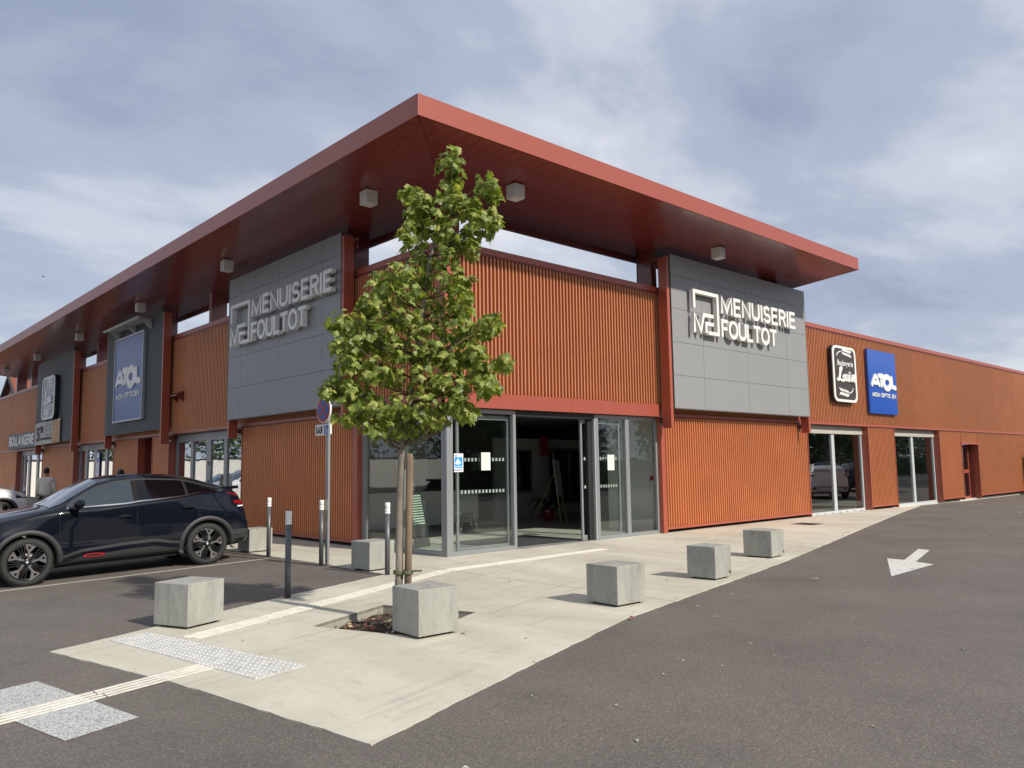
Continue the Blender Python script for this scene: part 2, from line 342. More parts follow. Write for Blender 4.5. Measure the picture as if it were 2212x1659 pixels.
# markings on the asphalt
def flat(name, poly, m, h=.004, parent=None, **k):
    b = MB(); lo = [b.p(x, y, gz(x, y)+h) for x, y in poly]; b.face(lo)
    me = b.mesh(name, False)
    if me.polygons[0].normal.z < 0: me.flip_normals()
    return link(name, me, parent, m, **k)
def strip(name, a, c, wd, m, h=.004, **k):
    a, c = Vector(a), Vector(c); t = (c-a).normalized(); nn = Vector((-t.y, t.x))*wd/2; n = max(1, int((c-a).length/1.0)); b = MB()
    rows = []
    for i in range(n+1):
        q = a.lerp(c, i/n); rows.append([(q.x+s_*nn.x, q.y+s_*nn.y, gz(q.x+s_*nn.x, q.y+s_*nn.y)+h) for s_ in (-1, 1)])
    b.grid(rows, False); me = b.mesh(name, False)
    if me.polygons[0].normal.z < 0: me.flip_normals()
    return link(name, me, None, m, **k)
flat('crossing_marking', [(-7.20, -4.12), (-6.93, -5.64), (-7.40, -5.80), (-7.72, -4.27)], block_w, kind='structure')
flat('arrow_marking', [(4.63, -5.70), (4.58, -5.99), (6.36, -5.54), (6.29, -5.76), (4.46, -6.21), (4.30, -6.53), (2.61, -6.58)], arrow_w, kind='structure')
for i, y in enumerate((2.42, 4.98, 7.48, 9.98, 12.48, 14.98, 17.48, 19.98)):
    strip('parking_line', (-2.2, y), (-7.4, y), .07, line_w, kind='structure')
strip('parking_line', (-8.6, -1.94), (-7.8, -1.90), .06, line_w, kind='structure')
# ------------------------------------------------------------------ tactile paving
def tactile(path, label, group, endtaper=0):
    t0 = empty('guide_strip', (path[0][0], path[0][1], 0), label=label, cat='guide strip', group=group) if False else None
    root = empty('guide_strip', (path[0][0], path[0][1], 0)); tag(root, label, 'guide strip', group)
    ox, oy = path[0]
    for (a, c) in zip(path[:-1], path[1:]):
        a, c = Vector(a), Vector(c); ln = (c-a).length; t = (c-a).normalized(); nn = Vector((-t.y, t.x)); n = max(1, round(ln/.98)); sg = ln/n
        for i in range(n):
            b = MB()
            for k in range(4):
                off = (k-1.5)*.064; s0 = i*sg+.006+(.018 if k % 2 else 0); s1 = (i+1)*sg-.006+(.018 if k % 2 else 0)
                for w_, h0, h1 in ((.034, .0, .005), (.024, .0045, .0075)):
                    A = a+t*s0+nn*off; B = a+t*s1+nn*off; q = []
                    zz_ = lambda P: gz(P.x, P.y)
                    i0 = [b.p(P.x+s_*nn.x*w_/2-ox, P.y+s_*nn.y*w_/2-oy, (.010 if inside(PAVE, P.x, P.y) else zz_(P)+.003)+h) for h in (h0, h1) for P in (A, B) for s_ in (-1, 1)]
                    for q in ((0, 1, 3, 2), (4, 6, 7, 5), (0, 4, 5, 1), (2, 3, 7, 6), (0, 2, 6, 4), (1, 5, 7, 3)): b.face([i0[z_] for z_ in q])
            b.build('strip', thermo, root)
    return root
tactile([(-5.80, -3.45), (-1.11, -1.42), (2.75, -1.25)], 'long white ribbed guide strip running across the pavement to the open entrance', 'ribbed guide strips')
tactile([(-6.08, -4.64), (-8.7, -5.33)], 'white ribbed guide strip crossing the worn white road block on the asphalt', 'ribbed guide strips')
tp = empty('tactile_plate', (-6.37, -3.0, .010)); tag(tp, 'white studded warning plate laid across the pavement tip', 'tactile paving')
A_, B_, C2, D_ = Vector((-6.37, -3.0)), Vector((-5.98, -2.87)), Vector((-5.52, -5.22)), Vector((-6.0, -5.33))
o_ = Vector((-6.37, -3.0))
b = MB(); b.prism([tuple(q-o_) for q in (A_, D_, C2, B_)], 0, .005); b.build('plate', mat('tactile_plate_grey', (.56, .56, .53), .6, var=.22, vscale=9), tp)
b = MB()
for i in range(38):
    for j in range(7):
        u, v_ = (i+.5)/38, (j+.5)/7
        q = (A_.lerp(D_, u)).lerp(B_.lerp(C2, u), v_)-o_
        b.lathe([(.0125, .0045), (.0115, .008), (.007, .0105)], 7, c=(q.x, q.y, 0))
b.build('stud', mat('stud_white', (.64, .64, .61), .55), tp, kind='stuff')

# ------------------------------------------------------------------ the building
# facade frames: s along the facade, o outwards, z up. Right facade faces -Y, left facade faces -X.
FRr = lambda s, o, z: (s, -o, z)
FRl = lambda s, o, z: (-o, s, z)
bld = empty('retail_building', (0, 0, 0)); tag(bld, 'long copper coloured corrugated retail building with a red overhanging canopy', 'building')
ZP = 5.72; ZL = 2.67
def corrug(f, s0, s1, z0, z1, crest=.12, depth=.060, pitch=.0955, name='cladding_sheet'):
    b = MB(f); n = max(1, round((s1-s0)/pitch)); pt = (s1-s0)/n; fl = crest-depth; prof = []
    for i in range(n):
        c = s0+(i+.5)*pt; rw = pt*.115
        prof += [(c-pt*.225, fl), (c-pt*.165, crest-depth*.10), (c-pt*.125, crest), (c+pt*.125, crest), (c+pt*.165, crest-depth*.10), (c+pt*.225, fl)]
    prof = [(s0, fl)]+prof+[(s1, fl)]
    lo = [b.p(x, o, z0) for x, o in prof]; hi = [b.p(x, o, z1) for x, o in prof]
    for i in range(len(prof)-1): b.face((lo[i], lo[i+1], hi[i+1], hi[i]))
    me = b.mesh(name, False)
    return link(name, me, bld, clad_m)
def bx(name, m, f, *a, parent=bld, bevel=0, **k): return MB(f).box(*a).build(name, m, parent, bevel=bevel, **k)

XE, YE_ = 40.0, 52.0
open_r = [(13.15, 17.21), (19.30, 23.43), (25.75, 27.68)]
open_l = [(8.36, 13.57), (15.04, 16.43), (19.08, 24.29), (29.56, 34.9)]
def lower(f, start, end, opens, tops):
    """lower storey: core, cladding, jambs, base and lintel trims"""
    s = start
    for i, (a, c) in enumerate(opens+[(end, end)]):
        if a > s+.05:
            bx('wall', dark_red, f, s+.002, a-.002, -.16, .058, .13, ZL)
            bx('plinth', dark, f, s+.05, a-.05, -.3, -.10, -.05, .13)
            corrug(f, s+.03, a-.03, .14, ZL-.005)
            bx('base_trim', trim_m, f, s, a, .07, .135, .085, .14)
            if i: bx('jamb', trim_m, f, s-.001, s+.035, -.11, .132, .0, ZL)
            if i < len(opens): bx('jamb', trim_m, f, a-.035, a+.001, -.11, .132, .0, ZL)
        s = c
    for (a, c), t in zip(opens, tops):
        if t < ZL-.02:
            bx('wall', dark_red, f, a, c, -.16, .075, t, ZL); corrug(f, a, c, t+.05, ZL-.005); bx('door_lintel', trim_m, f, a-.08, c+.08, .0, .17, t-.02, t+.05)
lower(FRr, 6.28, XE, open_r, [2.67, 2.67, 2.2])
lower(FRl, 2.98, YE_, open_l, [2.67]*4)
# entrance columns
bx('column', trim_m, FRr, 6.125, 6.275, -.12, .14, 0, ZL+.02, bevel=.008)
bx('column', trim_m, FRl, 2.78, 2.975, -.12, .14, 0, ZL+.02, bevel=.008)
# upper storey
for f, end, name in ((FRr, XE, 'r'), (FRl, YE_, 'l')):
    bx('wall', dark_red, f, .05 if name == 'r' else .22, end, -.2, .074, ZL, ZP-.13)
    zlo = 2.95
    segs = [.10, 6.3] if name == 'r' else [.10, 2.97]
    corrug(f, segs[0], segs[1], zlo+.005, ZP-.125)
    s = segs[1]; k = 0
    while s < end-.01:
        t_ = min(end, s+3.0); corrug(f, s, t_, 2.755, ZP-.125); s = t_
    bx('corner_band' if name == 'r' else 'corner_band', fascia_m, f, (-.155 if name == 'r' else -.154), segs[1]/2 if name == 'r' else segs[1], .06, .155, ZL, zlo)
    if name == 'r': bx('corner_band', fascia_m, f, segs[1]/2+.006, segs[1], .06, .155, ZL, zlo)
    bx('lintel_trim', trim_m, f, segs[1], end, .03, .15, ZL+.02, 2.755)
    bx('coping', trim_m, f, (.156 if name == 'r' else -.15), end, -.22, .15, ZP-.125, ZP)
    bx('coping_drip', dark_red, f, .2, end, .10, .13, ZP-.155, ZP-.127)
bx('corner_flashing', trim_m, FRr, -.135, .10, .05, .135, 2.951, ZP-.126)
bx('corner_flashing', trim_m, FRl, -.046, .10, .051, .134, 2.951, ZP-.126)
bx('wall', dark, FRr, -.045, .215, -.215, .045, ZL+.28, ZP-.13)
# roof slab, floor, ceiling, inner walls
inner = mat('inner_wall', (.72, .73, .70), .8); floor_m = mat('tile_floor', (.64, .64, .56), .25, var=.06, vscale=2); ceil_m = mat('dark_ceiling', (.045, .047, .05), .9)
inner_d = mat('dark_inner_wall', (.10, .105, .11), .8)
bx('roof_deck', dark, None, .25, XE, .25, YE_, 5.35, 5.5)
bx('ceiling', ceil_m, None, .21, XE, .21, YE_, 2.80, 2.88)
bx('floor', floor_m, None, .06, 12.6, .06, 8.0, -.04, .008)
bx('floor', floor_m, None, 12.62, XE, .06, 8.0, -.14, -.006)
bx('floor', floor_m, None, .06, 8, 8.02, YE_, -.16, -.03)
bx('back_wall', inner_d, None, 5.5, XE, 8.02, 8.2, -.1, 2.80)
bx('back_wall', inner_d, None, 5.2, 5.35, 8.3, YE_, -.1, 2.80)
bx('side_wall', inner, None, 12.5, 12.62, .2, 8.0, -.1, 2.80)
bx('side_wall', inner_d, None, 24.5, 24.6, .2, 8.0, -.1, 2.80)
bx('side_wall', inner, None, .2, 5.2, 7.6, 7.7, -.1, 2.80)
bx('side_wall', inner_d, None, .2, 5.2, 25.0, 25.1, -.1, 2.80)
bx('side_wall', inner, None, .2, 5.2, 14.2, 14.3, -.1, 2.80)
bx('side_wall', inner, None, 6.6, 7.0, .16, 1.9, 0, 2.79)
# showroom partitions with display windows, seen through the open door
def partition(x0, x1, y, wx0, wx1, wz0, wz1):
    g = bx('partition', inner, None, x0, wx0, y, y+.12, 0, 2.45); bx('partition', inner, None, wx1, x1, y, y+.12, 0, 2.45)
    bx('partition', inner, None, wx0, wx1, y, y+.12, 0, wz0); bx('partition', inner, None, wx0, wx1, y, y+.12, wz1, 2.45)
    fr = MB(); t = .07
    for q in ((wx0, wx1, wz0, wz0+t), (wx0, wx1, wz1-t, wz1), (wx0, wx0+t, wz0, wz1), (wx1-t, wx1, wz0, wz1), ((wx0+wx1)/2-.03, (wx0+wx1)/2+.03, wz0, wz1)): fr.box(q[0], q[1], y-.03, y-.002, q[2], q[3])
    w_ = fr.build('display_window', alu, bld); MB().box(wx0+t, wx1-t, y-.012, y-.006, wz0+t, wz1-t).build('pane', mat('dark_pane', (.02, .025, .03), .1), w_)
partition(7.3, 9.25, 7.0, 7.75, 8.85, .75, 2.1)
partition(9.6, 12.4, 7.3, 9.9, 11.9, .3, 2.15)
bx('totem_panel', mat('totem_white', (.50, .50, .48), .6), None, 9.0, 9.3, 6.7, 6.76, .6, 1.9)
bx('totem_panel', mat('totem_red', (.45, .03, .04), .5), None, 9.0, 9.3, 6.7, 6.76, 1.91, 2.5)

# glazed corner ------------------------------------------------------
def frame_bars(name, f, bars, parent=bld, m=alu, d0=-.05, d1=.035):
    b = MB(f)
    for (a, c, z0, z1) in bars: b.box(a, c, d0, d1, z0, z1)
    return b.build(name, m, parent)
def pane(f, a, c, z0, z1, m, parent, o=-.01):
    return MB(f).box(a, c, o-.004, o+.004, z0, z1).build('pane', m, parent)
ZG = 2.655
gr = frame_bars('glazing_frame', FRr, [(-.03, .11, 0, ZG), (1.59, 1.66, .09, ZG-.07)])
MB(FRr).box(.11, 1.66, -.05, .034, 0, .09).build('sill', alu, gr); MB(FRr).box(.11, 1.66, -.05, .034, ZG-.07, ZG).build('head', alu, gr)
MB(FRr).box(1.661, 1.69, -.14, .0, .0, ZG).build('jamb', alu, gr)
pane(FRr, .112, 1.588, .092, ZG-.072, pane_m, gr)
g2 = frame_bars('glazing_frame', FRr, [(3.98, 4.07, 0, ZG), (4.97, 5.09, .09, ZG-.07), (6.05, 6.12, .0, ZG)])
MB(FRr).box(4.071, 6.049, -.05, .034, 0, .09).build('sill', alu, g2); MB(FRr).box(4.071, 6.049, -.05, .034, ZG-.07, ZG).build('head', alu, g2)
MB(FRr).box(3.94, 3.979, -.20, .03, 0, ZG).build('jamb', alu_l, g2); MB(FRr).box(3.80, 3.939, -.19, -.04, 0, ZG).build('jamb', dark, g2)
pane(FRr, 4.072, 4.968, .092, ZG-.072, pane_m, g2); pane(FRr, 5.092, 6.048, .092, ZG-.072, pane_m, g2)
# sliding leaves parked behind the fixed panes
for a, c in ((.30, 1.60), (3.64, 4.92)):
    dl = frame_bars('sliding_door', FRr, [(a, a+.05, .03, 2.55), (c-.05, c, .03, 2.55), (a+.05, c-.05, .03, .13), (a+.05, c-.05, 2.47, 2.55)], d0=-.135, d1=-.095)
    pane(FRr, a+.052, c-.052, .132, 2.468, pane_m, dl, o=-.115)
    k = MB(FRr)
    for zc in (1.72, 1.13):
        n = int((c-a-.15)/.085)
        for i in range(n):
            s_ = a+.09+i*.085
            k.box(s_, s_+.045, -.094, -.092, zc-.03, zc+.03)
    k.build('safety_marking', mat('etched_white', (.42, .46, .44), .6), dl)
bx('door_header', mat('door_header', (.02, .021, .023), .6), FRr, 1.67, 3.96, -.3, .03, 2.56, ZL-.003)
bx('threshold', alu, FRr, 1.66, 3.98, -.10, .034, .0, .022)
gl = frame_bars('glazing_frame', FRl, [(.051, .12, .09, ZG-.07), (1.34, 1.46, .09, ZG-.07), (2.66, 2.775, 0, ZG)])
MB(FRl).box(.051, 2.659, -.05, .033, 0, .09).build('sill', alu, gl); MB(FRl).box(.051, 2.659, -.05, .033, ZG-.07, ZG).build('head', alu, gl)
pane(FRl, .122, 1.338, .092, ZG-.072, pane_m, gl); pane(FRl, 1.462, 2.658, .092, ZG-.072, pane_m, gl)
bx('entrance_soffit', dark, None, .02, 6.2, .02, .25, ZL-.002, ZL+.1)
bx('entrance_soffit', dark, None, .02, .25, .26, 2.97, ZL-.002, ZL+.1)
# shop windows, right facade -----------------------------------------
white_pvc = mat('white_frame', (.52, .54, .56), .4)
beige = mat('beige_shutter_box', (.46, .44, .38), .5)
for (a, c), mul in zip(open_r[:2], (15.15, 21.35)):
    z0 = -.06 if a > 18 else -.02
    wn = frame_bars('window', FRr, [(a+.03, c-.03, z0, .075), (a+.03, a+.1, .076, 2.43), (c-.1, c-.03, .076, 2.43), (mul-.09, mul+.09, .076, 2.43)], m=white_pvc, d0=-.17, d1=-.09)
    MB(FRr).box(a+.03, c-.03, -.2, -.05, 2.431, 2.66).build('shutter_box', beige, wn)
    for sb in range(8): MB(FRr).box(a+.25+sb*.49, a+.28+sb*.49, -.089, -.07, z0+.02, z0+.05).build('screw_cap', dark_red, wn)
    pane(FRr, a+.101, mul-.091, .077, 2.429, pane_d, wn, o=-.13); pane(FRr, mul+.091, c-.101, .077, 2.429, pane_d, wn, o=-.13)
# glazed side door, deep reveal
a, c = open_r[2]
for j_ in (a+.036, c-.036-.02): bx('reveal', dark_red, FRr, j_, j_+.02, -.45, -.111, -.12, 2.19)
dr = frame_bars('side_door', FRr, [(a+.06, a+.15, -.1, 2.15), (c-.15, c-.06, -.1, 2.15), (a+.15, c-.15, -.1, .08), (a+.15, c-.15, 2.05, 2.15), (a+.15, c-.15, 1.02, 1.16), ((a+c)/2-.06, (a+c)/2+.06, .081, 1.019), ((a+c)/2-.06, (a+c)/2+.06, 1.161, 2.049)], m=fascia_m, d0=-.30, d1=-.24)
for q0, q1 in ((a+.151, (a+c)/2-.061), ((a+c)/2+.061, c-.151)):
    pane(FRr, q0, q1, .082, 1.018, pane_d, dr, o=-.27); pane(FRr, q0, q1, 1.162, 2.048, pane_d, dr, o=-.27)
MB(FRr).box((a+c)/2-.03, (a+c)/2+.12, -.239, -.19, 1.07, 1.10).box((a+c)/2-.03, (a+c)/2, -.239, -.20, .98, 1.17).build('handle', dark, dr)
# shop windows, left facade ------------------------------------------
def lwin(a, c, muls, doorpost):
    bars = [(a+.03, a+.12, -.05, 2.57), (c-.12, c-.03, -.05, 2.57), (a+.12, c-.12, -.05, .04), (a+.12, c-.12, 2.571-.13, 2.66)]
    edges = [a+.12]
    for m0, m1 in muls: bars.append((m0, m1, .041, 2.44)); edges += [m0, m1]
    edges.append(c-.12)
    wn = frame_bars('window', FRl, bars, d0=-.15, d1=-.08)
    for i in range(0, len(edges), 2): pane(FRl, edges[i]+.001, edges[i+1]-.001, .042, 2.44, pane_r, wn, o=-.12)
    for y0 in doorpost:
        for z0 in (.35, 1.25, 1.75): MB(FRl).box(y0-.05, y0+.03, -.079, -.04, z0, z0+.09).build('hinge', alu, wn)
lwin(8.36, 13.57, [(9.75, 9.95), (10.86, 11.17), (12.14, 12.34)], [11.0])
lwin(19.08, 24.29, [(20.5, 20.75), (21.85, 22.2), (23.1, 23.42)], [24.1])
lwin(29.56, 34.9, [(31.25, 31.6), (32.9, 33.3), (33.95, 34.2)], [])
bx('recess_door', dark_red, FRl, 15.07, 16.40, -.45, -.40, -.05, 2.66)
bx('recess_side', dark_red, FRl, 16.38, 16.395, -.40, -.111, -.05, 2.66); bx('recess_side', dark_red, FRl, 15.075, 15.09, -.40, -.111, -.05, 2.66)
bx('window_sill_panel', mat('grey_kick_panel', (.16, .15, .14), .6), FRl, 29.7, 33.2, -.078, -.05, .0, .45)
# wall vent hood
b = MB(FRl); b.face([b.p(12.45, .12, 3.95), b.p(12.95, .12, 3.95), b.p(12.95, .34, 3.83), b.p(12.45, .34, 3.83)]); b.face([b.p(12.45, .12, 3.95), b.p(12.45, .34, 3.83), b.p(12.45, .34, 3.79), b.p(12.45, .12, 3.62)]); b.face([b.p(12.95, .12, 3.95), b.p(12.95, .34, 3.83), b.p(12.95, .34, 3.79), b.p(12.95, .12, 3.62)]); b.face([b.p(12.45, .34, 3.79), b.p(12.95, .34, 3.79), b.p(12.95, .34, 3.83), b.p(12.45, .34, 3.83)])
b.build('vent_hood', dark_red, bld)
# posts between wall top and canopy
post_m = mat('post_lacquer', (.20, .042, .036), .3, coat=.4)
for y in (3.3, 10.84, 14.74, 21.9, 25.3, 33.0, 36.3): bx('post', post_m, None, .0, .45, y, y+.17, ZP-.1, 6.75)
for x in (6.14, 11.9): bx('post', post_m, None, x, x+.2, .0, .43, ZP-.1, 6.75)
bx('post', post_m, None, .15, .45, .15, .45, ZP-.1, 6.75)
MB().tube([(5.75, .1, 6.62), (5.77, .1, 6.3), (5.74, .1, 6.0), (5.76, .1, 5.7)], .012, 6).build('cable', dark, bld)

# ------------------------------------------------------------------ canopy
ZT, ZB = 7.16, 6.82; AX, AY = -2.08, -2.03; XR = 12.81; YE = 37.3; IN = .65; SL = .09
can = MB()
# top deck and upper frame as one shell (L plan, mitred)
def zs_(d): return ZB-SL*d       # soffit height, d = distance in from the outer edge
top = [(AX+.02, AY+.02), (XR-.02, AY+.02), (XR-.02, IN), (IN, IN), (IN, YE-.02), (AX+.02, YE-.02)]
ztop = [ZT-.03, ZT-.03, 6.95, 6.95, 6.95, ZT-.03]
zbot = [ZB+.02, ZB+.02, zs_(2.7)+.03, zs_(2.7)+.03, zs_(2.7)+.03, ZB+.02]
T = [can.p(x, y, z) for (x, y), z in zip(top, ztop)]; Bt = [can.p(x, y, z) for (x, y), z in zip(top, zbot)]
can.face((T[0], T[1], T[2], T[3])); can.face((T[0], T[3], T[4], T[5])); can.face((Bt[0], Bt[1], Bt[2], Bt[3])); can.face((Bt[0], Bt[3], Bt[4], Bt[5]))
for i in range(6): can.face((T[i], T[(i+1) % 6], Bt[(i+1) % 6], Bt[i]))
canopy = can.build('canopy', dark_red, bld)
def fascia(x0, x1, y0, y1): return MB().box(x0, x1, y0, y1, ZB, ZT).build('fascia_panel', fascia_m, canopy, bevel=.004)
ex = [AX, 4.9, XR]
for a, c in zip(ex[:-1], ex[1:]): fascia(a+(.001), c-.002, AY-.0, AY+.018)
ey = [AY+.019, 6.85, 11.3, 17.8, 24.6, 31.0, YE]
for a, c in zip(ey[:-1], ey[1:]): fascia(AX, AX+.018, a+.005, c-.005)
fascia(XR-.019, XR, AY+.02, IN)
bd = .25
x = AX+.03; k = 0
b0 = None
rng_b = random.Random(3)
def board(f, s0, s1, d0, d1, j):
    """one soffit board; s along the facade, d inwards; the end facing the corner is mitred"""
    b = MB(f); t = .018
    P = [(s0, d0), (s1, d0), (s1, d1[1]), (s0, d1[0])]
    lo = [b.p(s, d, zs_(d-(-2.05))+j) for s, d in P]; hi = [b.p(s, d, zs_(d-(-2.05))+t+j) for s, d in P]
    b.face(lo[::-1]); b.face(hi)
    for i in range(4): b.face((lo[i], lo[(i+1) % 4], hi[(i+1) % 4], hi[i]))
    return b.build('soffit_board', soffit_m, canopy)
fr_ = lambda s, d, z: (s, d, z)
fl_ = lambda s, d, z: (d, s, z)
s = AX+.04
while s < XR-.05:
    e_ = min(s+bd-.007, XR-.03); dend = (min(IN, s+.04), min(IN, e_+.04))
    if dend[1] > AY+.06: board(fr_, s, e_, AY+.02, (max(dend[0], AY+.021), dend[1]), rng_b.uniform(-.0012, .0012))
    s += bd
s = AY+.05
while s < YE-.05:
    e_ = min(s+bd-.007, YE-.03); dend = (min(IN, s-.055), min(IN, e_-.055))
    if dend[1] > AX+.06: board(fl_, s, e_, AX+.02, (max(dend[0], AX+.021), dend[1]), rng_b.uniform(-.0012, .0012))
    s += bd
MB().box(.62, XR-.02, IN-.03, IN+.04, zs_(2.7)-.075, 6.96).build('edge_beam', post_m, canopy)
MB().box(IN-.03, IN+.04, .70, YE-.02, zs_(2.7)-.076, 6.959).build('edge_beam', post_m, canopy)

# ------------------------------------------------------------------ lights under the canopy
LP = [((-1.01, 1.01), 'first cube light from the canopy corner, left wing'), ((.86, -.99), 'cube light nearest the canopy corner on the right wing'), ((7.47, -1.0), 'cube light above the grey sign panel on the right wing'),
      ((-.99, 7.45), 'cube light in front of the first grey lettered panel, left wing'), ((-.97, 13.93), 'cube light above the small awning, left wing'), ((-.93, 20.85), 'cube light past the blue sign, left wing'), ((-.90, 27.58), 'cube light above the dark oval sign panel, left wing'), ((-.89, 34.1), 'farthest cube light near the left end of the canopy')]
lamp_glass = mat('lamp_glass', (.72, .71, .66), .3)
proto = None
for (x, y), lb in LP:
    if proto is None:
        proto = empty('ceiling_light', (0, 0, 0))
        MB().box(-.12, .12, -.12, .12, -.13, .13).build('housing', white_b, proto, bevel=.006)
        b = MB(); b.box(-.08, .08, -.08, .08, -.142, -.131); b.build('diffuser', lamp_glass, proto)
        MB().tube([(0, 0, .14), (0, 0, .26)], .03, 8).build('stem', dark_red, proto); o = proto
    else: o = dup(proto)
    zsof = zs_(min(x-AX, y-AY) if (x > 0 or y > 0) else 1)
    o.location = (x, y, zs_((y if x > 0 else x)+2.05)-.145); tag(o, lb, 'ceiling light', 'white cube lights under the canopy')

# ------------------------------------------------------------------ lettering
_gl = {}
def glyph(ch, bold=.0, shear=0.0):
    key = (ch, bold, shear)
    if key in _gl: return _gl[key]
    cu = bpy.data.curves.new('glyph', 'FONT'); cu.body = ch; cu.size = 1; cu.offset = bold; cu.shear = shear; cu.resolution_u = 5; cu.fill_mode = 'BOTH'
    ob = bpy.data.objects.new('glyph', cu); COL.objects.link(ob)
    dg = bpy.context.evaluated_depsgraph_get(); me = bpy.data.meshes.new_from_object(ob.evaluated_get(dg))
    bpy.data.objects.remove(ob); vs_ = [tuple(v.co) for v in me.vertices]; fs = [tuple(p.vertices) for p in me.polygons]
    from collections import Counter
    ec = Counter(); 
    for f in fs:
        for i in range(len(f)): ec[tuple(sorted((f[i], f[(i+1) % len(f)])))] += 1
    be = [(f[i], f[(i+1) % len(f)]) for f in fs for i in range(len(f)) if ec[tuple(sorted((f[i], f[(i+1) % len(f)])))] == 1]
    x0 = min([v[0] for v in vs_] or [0]); x1 = max([v[0] for v in vs_] or [0])
    _gl[key] = (vs_, fs, be, x0, x1); return _gl[key]
SPC = {'I': .10, 'i': .06, 'T': .03, 'L': .04}
def text(string, f, s0, s1, z0, z1, o0, o1, m, parent, name='letter', bold=.0, gap=.07, one=False, direction=1, shear=0, capref='H'):
    """extruded lettering laid out between s0 and s1 (left to right as read), base z0, capital height to z1"""
    H = max(v[1] for v in glyph(capref, bold)[0]); sz = (z1-z0)/H
    adv = []; tot = 0
    for ch in string:
        if ch == ' ': adv.append((tot, 0, 0)); tot += .28; continue
        g = glyph(ch, bold, shear); adv.append((tot-g[3], g[3], g[4])); tot += g[4]-g[3]+gap
    tot -= gap; sx = (s1-s0)/tot; B = MB(f) if one else None
    for ch, (x, a, c) in zip(string, adv):
        if ch == ' ': continue
        vs_, fs, be, _, _ = glyph(ch, bold, shear); b = B or MB(f); base = len(b.v)
        for o in (o1, o0):
            for v in vs_: b.p(s0+(x+v[0])*sx, o, z0+v[1]*sz)
        n = len(vs_)
        for q in fs: b.face([base+i for i in q])
        for i, j in be: b.face((base+i, base+n+i, base+n+j, base+j))
        if not one:
            me = b.mesh(name, True); link(name, me, parent, m)
    if one: return link(name, B.mesh(name, True), parent, m)
def stroke(lines, wd, f, o0, o1, m, parent, name='letter', one=True, round_=True):
    """flat round-ended strokes: lines = lists of (s, z)"""
    B = MB(f)
    for li, ln in enumerate(lines):
        o1 = o1+.0023*li
        pts = [Vector(p) for p in ln]; n = len(pts); Lr = []; Rr = []
        for i, p in enumerate(pts):
            if i == 0: t = (pts[1]-p).normalized(); nn = Vector((-t.y, t.x))
            elif i == n-1: t = (p-pts[i-1]).normalized(); nn = Vector((-t.y, t.x))
            else:
                t1 = (p-pts[i-1]).normalized(); t2 = (pts[i+1]-p).normalized(); n1 = Vector((-t1.y, t1.x)); n2 = Vector((-t2.y, t2.x)); nn = (n1+n2)
                nn = nn/max(.5, nn.length_squared/2) if nn.length > .3 else n1
            w_ = wd/2 if not isinstance(wd, (list,)) else wd[i]/2
            Lr.append(p+nn*w_); Rr.append(p-nn*w_)
        poly = Lr
        if round_ :
            t = (pts[-1]-pts[-2]).normalized(); nn = Vector((-t.y, t.x)); capE = [pts[-1]+(nn*math.cos(a)+t*math.sin(a))*wd/2 for a in (R(45), R(90), R(135))]
            t = (pts[0]-pts[1]).normalized(); nn = Vector((-t.y, t.x)); capS = [pts[0]+(nn*math.cos(a)+t*math.sin(a))*wd/2 for a in (R(45), R(90), R(135))]
        else: capE, capS = [], []
        # quads for the body
        a0 = [[B.p(p.x, o+(.00012*k_ if o == o1 else 0), p.y) for k_, p in enumerate(Lr)] for o in (o0, o1)]; b0 = [[B.p(p.x, o+(.00012*k_ if o == o1 else 0), p.y) for k_, p in enumerate(Rr)] for o in (o0, o1)]
        for i in range(n-1):
            B.face((a0[1][i], a0[1][i+1], b0[1][i+1], b0[1][i])); B.face((a0[0][i], b0[0][i], b0[0][i+1], a0[0][i+1]))
            B.face((a0[0][i], a0[0][i+1], a0[1][i+1], a0[1][i])); B.face((b0[0][i], b0[1][i], b0[1][i+1], b0[0][i+1]))
        for cap, ia, ib in ((capE, n-1, n-1), (capS, 0, 0)):
            seq0 = [B.p(p.x, o0, p.y) for p in cap]; seq1 = [B.p(p.x, o1, p.y) for p in cap]
            if cap is capS: A0 = [b0[0][0]]+seq0+[a0[0][0]]; A1 = [b0[1][0]]+seq1+[a0[1][0]]
            else: A0 = [a0[0][-1]]+seq0+[b0[0][-1]]; A1 = [a0[1][-1]]+seq1+[b0[1][-1]]
            if len(A1) > 2: B.face(A1); B.face(A0[::-1])
            for i in range(len(A0)-1): B.face((A0[i], A0[i+1], A1[i+1], A1[i]))
    return link(name, B.mesh(name, True), parent, m)
def arc(cx_, cz_, rx, rz, a0, a1, n=10): return [(cx_+rx*math.cos(R(a0+(a1-a0)*k/n)), cz_+rz*math.sin(R(a0+(a1-a0)*k/n))) for k in range(n+1)]
